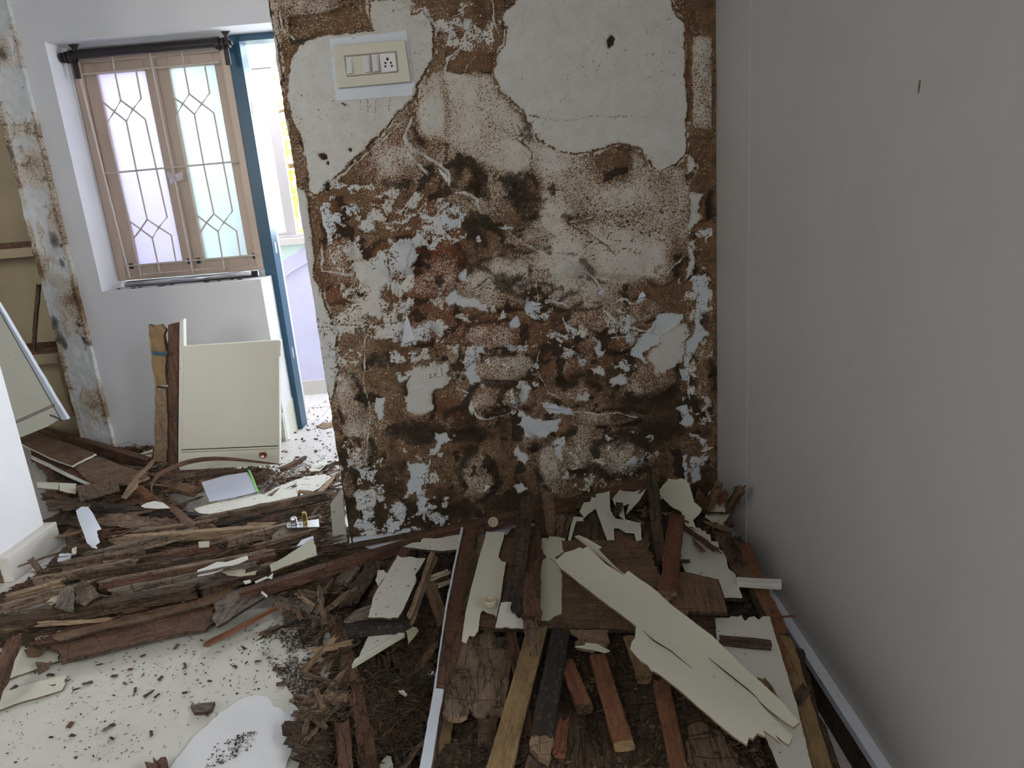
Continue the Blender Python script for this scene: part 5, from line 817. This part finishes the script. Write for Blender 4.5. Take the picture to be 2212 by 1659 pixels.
for P, lb in (([(525, 1256), (541, 1252), (542, 1257), (530, 1261)], 'small white chip left of the slanting white splinters, above the long red batten'), ([(550, 1256), (576, 1245), (578, 1248), (552, 1259)], 'thin white splinter above the long red batten'), ([(578, 1248), (590, 1238), (588, 1250)], 'triangular white chip above the long red batten'), ([(566, 1276), (578, 1286), (576, 1290), (564, 1280)], 'narrow white edge strip below the long red batten'), ([(428, 1170), (452, 1169), (452, 1181), (430, 1183)], 'olive cream triangle above the ribbed slats')):
    sheet('chip', lb, 'chip', P, .12, .003, 'offwhite' if 'white' in lb else 'olive', jag=.0006)
# cream sheet leaning against the partition foot
o = sheet3('leaning_sheet', [ony(743, 1066, 2.26), ony(747, 1094, 2.26), onz(740, 1150, .08), onz(732, 1190, .06), onz(701, 1184, .08), onz(708, 1144, .1), ony(721, 1107, 2.24)], .004, 'creamdusty', side='pale', jag=.001); tag(o, 'cream veneer sheet leaning on edge against the foot of the partition', 'veneer')
# tray board, plastic sleeve, dark lath
sheet('tray_board', 'white speckled board with a raised rim in the middle of the litter', 'board', [(416, 1097), (470, 1082), (560, 1066), (625, 1081), (590, 1094), (560, 1104), (458, 1129), (430, 1112)], .075, .01, 'creamdusty', side='pale', jag=.0006)
m = MB(); m.tube([onz(u, v, .077) for u, v in [(470, 1083), (418, 1098), (420, 1103), (456, 1130)]], .004, 6); tag(m.build('rim_strip', W['pale']), 'thin tan rim strip along the left end of the white speckled board', 'strip')
sheet('tray_board', 'white speckled board farther back under the splinters by the doorway', 'board', [(590, 1090), (640, 1078), (690, 1055), (716, 1030), (700, 1024), (660, 1030), (600, 1050), (566, 1070)], .05, .01, 'creamdusty', side='pale', jag=.001)
m = MB(); m.tube([onz(u, v, .062) for u, v in [(650, 1086), (676, 1074), (700, 1054), (716, 1036), (722, 1028)]], [.006, .009, .01, .009, .006], 7); tag(m.build('curved_edge', W['pale']), 'curved pale edge strip by the foot of the partition', 'strip')
PS = sheet('plastic_sleeve', 'bluish clear plastic sleeve with a green spine lying on the litter', 'sleeve', [(435, 1042), (486, 1028), (534, 1020), (558, 1062), (510, 1074), (453, 1084)], .085, .001, 'sleeve', jag=0, wav=.003, cells=120)
chd(PS, 'green_spine', [(535, 1014), (541, 1016), (560, 1063), (554, 1061)], .088, .004, 'green', jag=0, wav=0, cells=12)
T('timber', 'long charred black timber across the litter at left', (190, 1086), .1, (452, 1114), .08, 20, 14, 'black', endj=.01, taper=.6)
sheet('veneer_scrap', 'white pointed veneer scrap lying on the charred black timber', 'veneer', [(304, 1093), (318, 1086), (334, 1082), (352, 1086), (368, 1097), (340, 1099), (312, 1097)], .115, .003, 'offwhite', side='pale', jag=.001)
sheet('veneer_scrap', 'tall white torn veneer hanging over the litter by the wall stub', 'veneer', [(163, 1100), (176, 1094), (190, 1094), (200, 1106), (208, 1122), (218, 1140), (209, 1146), (212, 1160), (216, 1171), (207, 1178), (211, 1186), (198, 1182), (187, 1170), (180, 1150), (168, 1118)], .13, .003, 'bluewhite', side='redbrown', jag=.0015, curl=-.006)
sheet('veneer_scrap', 'crumpled white veneer scrap at the skirting of the wall stub', 'veneer', [(125, 1216), (130, 1200), (146, 1195), (156, 1200), (152, 1210), (134, 1218)], .06, .003, 'bluewhite', jag=.002, curl=.01)
sheet('veneer_scrap', 'little white square scrap beside the tall white torn veneer', 'veneer', [(155, 1184), (166, 1181), (164, 1197), (155, 1198)], .07, .002, 'offwhite', jag=.001)
# bent strip standing in a loop
pts = [(612, 1004, .12), (560, 998, .14), (500, 991, .16), (452, 990, .17), (410, 996, .17), (375, 1008, .165), (343, 1023, .15), (328, 1042, .13), (325, 1060, .11), (334, 1074, .1), (352, 1087, .1), (372, 1096, .105), (390, 1112, .11), (405, 1128, .11), (417, 1140, .11)]
wd = [3, 6, 9, 11, 12, 12, 12, 12, 12, 12, 14, 17, 20, 21, 21]; v = []; f = []
for i, (u, w_, z) in enumerate(pts):
    c = onz(u, w_, z); a, b = onz(*pts[max(0, i - 1)]), onz(*pts[min(len(pts) - 1, i + 1)]); d = b - a; d /= np.linalg.norm(d); lie = min(1, max(0, (i - 8) / 3)); side = np.cross(d, [0, 0, 1.0]); side /= np.linalg.norm(side); e = np.array([0, 0, 1.0]) * (1 - lie) + side * lie; e /= np.linalg.norm(e); t = np.cross(d, e) * .003; h = wd[i] * camdist(c) / F / 2
    v += [c + e * h + t, c + e * h - t, c - e * h - t, c - e * h + t]
for i in range(len(pts) - 1):
    for j in range(4): f.append((i * 4 + j, i * 4 + (j + 1) % 4, i * 4 + 4 + (j + 1) % 4, i * 4 + 4 + j))
f += [(3, 2, 1, 0), tuple(len(v) - 4 + j for j in range(4))]; o = link('bent_strip', v, f, W['redbrown'], smooth=False); m_ = o.modifiers.new('round', 'SUBSURF'); m_.levels = 2; m_.render_levels = 2; m_.subdivision_type = 'CATMULL_CLARK'; tag(o, 'long purple-brown strip of lipping bent in a loop before the cream cabinet front', 'strip')
# boards behind, at far left
sheet('veneered_board', 'broad brown board sloping out from behind the wall stub, upper piece', 'board', [(40, 915), (54, 921), (110, 945), (160, 962), (208, 980), (182, 992), (156, 1006), (110, 990), (67, 969), (30, 950)], .12, .01, 'brown', side='offwhite', jag=.002, cells=200)
sheet('veneered_board', 'broad brown board lower piece with a paler right edge, before the red-brown board', 'board', [(210, 986), (226, 990), (262, 1006), (300, 1016), (323, 1030), (300, 1040), (282, 1045), (240, 1044), (195, 1041), (160, 1008)], .115, .01, 'brown', side='pale', jag=.002, cells=200)
sheet('board_lip', 'cream edged lower lip of the sloping brown board', 'board', [(66, 968), (110, 990), (156, 1008), (196, 1042), (194, 1046), (150, 1026), (68, 984)], .1, .012, 'redbrown', side='offwhite', jag=.001)
sheet('edge_strip', 'cream lacquered strip beneath the sloping brown board', 'strip', [(68, 984), (110, 1003), (150, 1024), (197, 1044), (193, 1048), (146, 1029), (106, 1008), (68, 990)], .105, .006, 'offwhite', jag=.0008)
T('timber', 'dark red squared timber lying behind the sloping brown board', (66, 917), .13, (326, 992), .1, 15, 18, 'redbrown', endj=.02)
sheet('torn_veneer', 'pale torn veneer tongue standing against the bent strip', 'veneer', [(328, 992), (336, 995), (324, 1010), (300, 1032), (298, 1050), (284, 1064), (272, 1078), (262, 1075), (276, 1050), (296, 1024), (312, 1012)], .15, .003, 'pale', jag=.0015)
sheet('hardboard_scrap', 'tan board scrap with black worm marks, before the sloping brown board', 'board', [(163, 1048), (200, 1046), (252, 1036), (256, 1046), (259, 1059), (230, 1066), (190, 1078), (174, 1082)], .13, .006, 'rot', side='dark', jag=.002)
sheet('veneer_scrap', 'cream veneer strip running out from behind the wall stub', 'veneer', [(80, 1041), (128, 1043), (126, 1058), (80, 1054)], .115, .004, 'cream', side='pale', jag=.001, grain=((80, 1046), (126, 1048)))
sheet('veneer_scrap', 'cream veneer block joining the cream strip to the tan board scrap', 'veneer', [(129, 1043), (165, 1045), (164, 1066), (144, 1064), (128, 1060)], .117, .004, 'cream', side='pale', jag=.001)
sheet('hardboard_scrap', 'pale torn fibrous board below the cream veneer block', 'board', [(100, 1080), (150, 1078), (200, 1070), (206, 1082), (190, 1094), (140, 1096), (106, 1102)], .1, .005, 'rot', jag=.003)
T('timber', 'red-brown split timber under the cream veneer strip', (92, 1062), .105, (150, 1078), .1, 16, 14, 'redbrown', endj=.02)
T('stick', 'yellow stick lying before the window wall', (203, 951), .06, (282, 925), .05, 8, 7, 'yellow', endj=.004)
T('stick', 'short post stub standing at the foot of the rotten strip', (178, 898), .12, (183, 936), .06, 12, 10, 'brown', endj=.01)
T('log', 'crumbling thick tan log in the litter right of the tall torn veneer', (218, 1116), .1, (440, 1138), .1, 46, 30, 'rot', endj=.03, rough=.008)
T('log', 'dark crumbling log behind the tall torn veneer', (110, 1112), .07, (215, 1130), .07, 40, 30, 'dark', endj=.03, rough=.008)
T('timber', 'reddish timber end below the torn veneer tongue', (296, 1050), .09, (330, 1078), .08, 16, 12, 'orange', endj=.012)
sheet('cream_scrap', 'cream scrap at the foot of the pale ply post', 'scrap', [(296, 982), (330, 970), (326, 988), (312, 988)], .06, .003, 'cream', jag=.001)
sheet('cream_scrap', 'little white crumpled scrap near the window wall foot', 'scrap', [(248, 948), (262, 944), (270, 952), (252, 956)], .055, .003, 'bluewhite', jag=.002, curl=.008)
sheet('cream_scrap', 'tan strip scrap right of the little crumpled scrap', 'scrap', [(266, 940), (276, 938), (294, 950), (290, 956)], .055, .003, 'pale', jag=.001)
T('board', 'dark board edge lying in front of the cabinet front', (392, 1028), .06, (560, 1010), .05, 14, 14, 'dark', endj=.01)
T('board', 'brown board strip before the cabinet front, left part', (330, 1030), .07, (430, 1020), .07, 22, 8, 'rot', endj=.02)
T('plank', 'wide dark brown litter plank between tray board and bent strip', (345, 1040), .06, (430, 1060), .06, 30, 10, 'brown', endj=.03)
sheet('veneer_scrap', 'cream square veneer scrap among the splinters by the doorway', 'veneer', [(676, 1002), (704, 994), (708, 1000), (690, 1017), (668, 1018)], .05, .003, 'cream', jag=.001)
sheet('floor_chip', 'thin brown tile chip lying in the doorway', 'chip', [(682, 920), (698, 913), (720, 913), (718, 921), (700, 926)], .006, .005, 'pale', jag=.001)
# timbers and chips at the left edge and on the white board
T('post', 'brown splintered post leaning in from the left edge of the picture', (36, 1368), .12, (-30, 1520), .08, 24, 18, 'redbrown', endj=.03, rough=.003)
sheet('bark_flake', 'brown torn flake with pointed corners near the left edge', 'flake', [(52, 1405), (66, 1398), (98, 1396), (96, 1408), (84, 1418), (62, 1422)], .05, .004, 'brown', jag=.003, curl=.006)
sheet('bark_flake', 'folded brown flake below the torn one near the left edge', 'flake', [(78, 1436), (90, 1430), (114, 1434), (106, 1444), (92, 1452), (84, 1462), (82, 1448)], .055, .004, 'brown', jag=.003, curl=.01)
sheet('board_scrap', 'small grey slanted block lying alone on the white floor board', 'board', [(411, 1524), (424, 1521), (464, 1516), (458, 1531), (448, 1538), (420, 1539)], .045, .01, 'grey', side='dark', jag=.0008)
sheet('board_scrap', 'grey and brown checked scrap lying on the slats before the wall stub', 'board', [(118, 1310), (130, 1272), (150, 1264), (160, 1270), (162, 1290), (158, 1320), (140, 1318)], .12, .006, 'grey', jag=.003)
sheet('board_scrap', 'tan fibrous scrap right of the grey and brown checked one', 'board', [(162, 1268), (180, 1254), (196, 1262), (214, 1284), (196, 1296), (184, 1306), (164, 1300)], .122, .006, 'rot', jag=.003)
sheet('veneer_scrap', 'olive cream veneer flake beside the checked scrap', 'veneer', [(96, 1304), (110, 1292), (128, 1284), (124, 1300), (104, 1308)], .11, .003, 'olive', jag=.001)
T('stub', 'rotten brown stub at the bottom edge of the picture, on the white sheet', (330, 1634), .06, (336, 1720), .07, 34, 20, 'redbrown', endj=.02, rough=.004)
T('splintered_piece', 'curled bark piece rising beside the skirting of the wall stub', (66, 1204), .11, (92, 1236), .05, 10, 6, 'rot', endj=.012)
for a, b, w_, m, lb in [((630, 1502), (700, 1520), 22, 'rot', 'curled rotten shaving on the right edge of the floor board, upper one'), ((650, 1512), (740, 1500), 14, 'pale', 'pale rotten stick on the right edge of the floor board'), ((640, 1524), (730, 1545), 18, 'rot', 'curled rotten shaving on the right edge of the floor board, lower one'), ((700, 1490), (748, 1520), 16, 'pale', 'short pale lump beside the rotten post'), ((600, 1560), (690, 1600), 26, 'dark', 'dark fibrous slab below the curled shavings, upper one'), ((620, 1590), (730, 1600), 30, 'dark', 'dark fibrous slab below the curled shavings, middle one'), ((625, 1625), (730, 1620), 30, 'dark', 'dark fibrous slab below the curled shavings, lowest one'),
        ((590, 1290), (630, 1330), 20, 'rot', 'torn bark lump below the long red batten, left one'), ((640, 1275), (700, 1290), 24, 'rot', 'torn bark lump below the long red batten, right one'), ((600, 1340), (690, 1330), 16, 'dark', 'dark fibre lump on the upper right of the floor board'), ((560, 1375), (610, 1350), 12, 'rot', 'curled bark chip above the speckled corner of the floor board')]:
    T('splintered_piece', lb, a, .075, b, .07, w_, 10, m, endj=.025, rough=.006)
T('splinter', 'brown splinter lying in the doorway beside the cabinet front', (604, 1014), .04, (650, 992), .04, 10, 8, 'redbrown', endj=.02, rough=.003)
T('splinter', 'dark splinter bundle right of the cabinet front foot', (640, 998), .03, (664, 984), .03, 8, 6, 'dark', endj=.02, rough=.003)
# ---------------------------------------------------------------- counted splinters and chips, copies of a few kinds
def protos(nm, n, l0, l1, w0, w1, mats, rough, endj):
    out = []
    for i in range(n):
        L = rng.uniform(l0, l1); o = beam3(nm, (-L / 2, 0, 0), (L / 2, 0, 0), rng.uniform(w0, w1), rng.uniform(.002, .006), mats[i % len(mats)], endj=endj, rough=rough, seg=.02, taper=rng.uniform(.5, 1)); out.append(o)
    return out
def scatter(pr, poly, n, label, cat, grp, ang, spread, dz=.008, zf=None, scl=(.7, 1.3)):
    P = [(p[0], p[1]) for p in poly]; us = [p[0] for p in P]; vs = [p[1] for p in P]; k = 0
    while k < n:
        u, v = rng.uniform(min(us), max(us)), rng.uniform(min(vs), max(vs))
        if not pip(np.array([u]), np.array([v]), P)[0]: continue
        q = onz(u, v, .05); z = float(bedh(q[0], q[1])) + dz + rng.uniform(0, .02) if zf is None else zf; q = onz(u, v, z)
        if q[0] > .6 or (q[1] > 3.7 and q[0] < -1.37): continue
        s = pr[rng.integers(len(pr))]; o = s.copy(); COL.objects.link(o); a = math.radians(ang + rng.normal() * spread); tl = rng.normal() * .12 if zf is None else 0
        o.matrix_basis = Matrix.Translation(q) @ Matrix.Rotation(a, 4, 'Z') @ Matrix.Rotation(tl, 4, 'Y') @ Matrix.Rotation(rng.normal() * (.4 if zf is None else 0), 4, 'X') @ Matrix.Scale(rng.uniform(*scl), 4); wd_ = WORD[s.data.materials[0].name]; tag(o, wd_ + ' ' + label.split(' ', 1)[1] if label.split()[0] in ('brown', 'dark', 'thin', 'rotten', 'tiny') else label, cat, wd_ + ' ' + grp); k += 1
WORD = {'crumbled_rotten_wood': 'tan', 'grey_brown_plywood': 'grey-brown', 'red_brown_timber': 'reddish', 'pale_plywood': 'pale', 'dark_rotten_wood': 'dark', 'brown_plywood': 'brown'}
pr = protos('wood_splinter', 10, .07, .2, .005, .015, ['rot', 'brown2', 'redbrown', 'pale', 'dark'], .0025, .02)
prd = protos('wood_splinter', 6, .06, .2, .007, .02, ['dark', 'redbrown', 'brown'], .003, .02)
scatter(pr, [(566, 1060), (610, 1020), (735, 1000), (742, 1060), (740, 1120), (690, 1120), (640, 1090)], 60, 'brown splinter in the tangle of splinters at the foot of the partition', 'splinter', 'splinters at the foot of the partition', 60, 50)
scatter(pr, [(110, 1190), (330, 1140), (700, 1090), (700, 1190), (520, 1250), (300, 1330), (0, 1360), (0, 1300)], 34, 'thin splinter lying among the ribbed slats', 'splinter', 'splinters among the ribbed slats', 14, 9, .05)
scatter(prd, [(90, 1060), (250, 1080), (430, 1080), (430, 1130), (230, 1160), (130, 1150)], 40, 'dark splinter in the litter between wall stub and tray board', 'splinter', 'splinters between wall stub and tray board', 20, 40, .03)
scatter(pr, [(180, 925), (300, 925), (335, 1000), (400, 1050), (330, 1060), (240, 960)], 40, 'brown splinter in the litter before the window wall', 'splinter', 'splinters before the window wall', 10, 45, .01)
scatter(prd, [(745, 1320), (870, 1380), (950, 1400), (900, 1640), (760, 1640), (750, 1420)], 36, 'dark splinter in the shadowed rubble left of the white-edged board', 'splinter', 'splinters left of the white-edged board', 70, 40, .01)
scatter(pr, [(600, 1290), (720, 1270), (740, 1400), (700, 1560), (640, 1560), (700, 1440), (640, 1330)], 26, 'rotten splinter along the right edge of the white floor board', 'splinter', 'splinters along the right edge of the floor board', 60, 60, .03)
scatter(prd, [(1240, 1100), (1420, 1080), (1560, 1100), (1600, 1200), (1540, 1180), (1400, 1170), (1230, 1160)], 24, 'dark splinter lying among the timbers near the rotten wall', 'splinter', 'splinters near the rotten wall', 90, 50, .06)
for s in pr + prd: bpy.data.objects.remove(s)
ch = protos('wood_chip', 6, .012, .03, .005, .012, ['redbrown', 'dark', 'brown2'], .001, .003)
scatter(ch, [(20, 1440), (300, 1400), (560, 1350), (700, 1340), (730, 1480), (640, 1500), (560, 1490), (420, 1560), (100, 1650), (0, 1600)], 46, 'tiny wood chip lying on the white floor board', 'chip', 'chips on the floor board', 0, 90, zf=.037, scl=(.4, 1.1))
scatter(ch, [(600, 930), (720, 900), (735, 1000), (610, 1000)], 20, 'tiny wood chip on the bright tiles of the doorway', 'chip', 'chips in the doorway', 0, 90, zf=.006, scl=(.5, 1.3))
for s in ch: bpy.data.objects.remove(s)
# ---------------------------------------------------------------- frass and dust nobody could count
def grit(nm, label, specs, mat, s0, s1, nar=1.0, ang=None, rise=.025):
    v = []; f = []
    for poly, n, zz in specs:
        P = [tuple(p) for p in poly]; us = [p[0] for p in P]; vs = [p[1] for p in P]; U = rng.uniform(min(us), max(us), n * 3); V = rng.uniform(min(vs), max(vs), n * 3); k = pip(U, V, P) & (fbm(U, V, .03, 4, 2) + rng.uniform(-.12, .12, U.size) > .5); U = U[k][:n]; V = V[k][:n]
        for u, w_ in zip(U, V):
            z = zz if zz is not None else float(bedh(*onz(u, w_, .05)[:2])) + rng.uniform(0, rise); c = onz(u, w_, z); L = rng.uniform(s0, s1); a = rng.uniform(0, 6.28) if ang is None else math.radians(ang + rng.normal() * 22); d = np.array([math.cos(a), math.sin(a), rng.normal() * .3 * min(1, nar * 2)]) * L; e = np.array([-math.sin(a), math.cos(a), rng.normal() * .5]) * L * rng.uniform(.2, .6) * nar; h = np.array([0, 0, L * .35 * nar]); k0 = len(v)
            if zz is None and ((c[1] > YW - .03 and -.67 < c[0] < .68) or c[0] > .62 or c[1] > 3.77): continue
            v += [c - d, c - e, c + d, c + e, c + h]; f += [(k0, k0 + 1, k0 + 4), (k0 + 1, k0 + 2, k0 + 4), (k0 + 2, k0 + 3, k0 + 4), (k0 + 3, k0, k0 + 4)]
    return tag(link(nm, v, f, W[mat]), label, 'dust', None, 'stuff')
grit('wood_dust', 'dark frass and wood crumbs strewn over the right part of the white floor board', [([(600, 1320), (735, 1310), (750, 1420), (745, 1550), (660, 1540), (560, 1400)], 5200, .034), ([(640, 1360), (700, 1330), (745, 1500), (700, 1520)], 3000, .036), ([(470, 1600), (560, 1575), (600, 1590), (630, 1560), (632, 1575), (600, 1612), (560, 1606), (480, 1650), (440, 1660)], 500, .041), ([(60, 1420), (620, 1330), (600, 1480), (300, 1640), (0, 1650)], 500, .033)], 'dark', .0012, .005)
grit('wood_litter', 'fine dark wood litter between the ribbed slats', [([(0, 1290), (130, 1200), (420, 1130), (740, 1080), (740, 1180), (520, 1260), (120, 1380), (0, 1400)], 4000, None)], 'dark', .003, .01)
grit('wood_litter', 'fine brown wood litter behind the slats and by the doorway', [([(90, 1050), (330, 1040), (420, 1120), (200, 1170)], 2500, None), ([(60, 930), (320, 925), (600, 1010), (740, 1000), (740, 1090), (560, 1080), (340, 1060), (120, 1040)], 5000, None), ([(600, 900), (720, 860), (735, 1010), (600, 1010)], 250, .003)], 'rot', .003, .012)
grit('heap_litter', 'fine dark wood litter in the gaps of the right-hand heap', [([(750, 1200), (1000, 1150), (1400, 1080), (1600, 1100), (1700, 1400), (1800, 1659), (760, 1659)], 7000, None)], 'rot', .003, .012)
grit('wood_fibres', 'thin brown fibres and slivers of rotten wood between the slats', [([(0, 1290), (130, 1200), (420, 1130), (740, 1080), (740, 1190), (520, 1260), (120, 1390), (0, 1400)], 1500, None), ([(90, 1050), (330, 1040), (420, 1120), (200, 1170)], 700, None)], 'redbrown', .01, .045, .13, 14, .07)
grit('wood_fibres', 'thin pale slivers and fibres in the litter behind the slats and by the doorway', [([(60, 930), (320, 925), (600, 1015), (740, 1000), (740, 1090), (560, 1080), (340, 1060), (120, 1040)], 900, None), ([(600, 1280), (740, 1270), (740, 1560), (640, 1560), (700, 1440)], 500, None)], 'rot', .008, .035, .15, None, .05)
grit('heap_fibres', 'thin dark slivers in the shadowed rubble left of the white-edged board', [([(745, 1320), (870, 1380), (950, 1400), (900, 1660), (640, 1660), (750, 1420)], 1200, None)], 'dark', .01, .04, .2, None, .05)
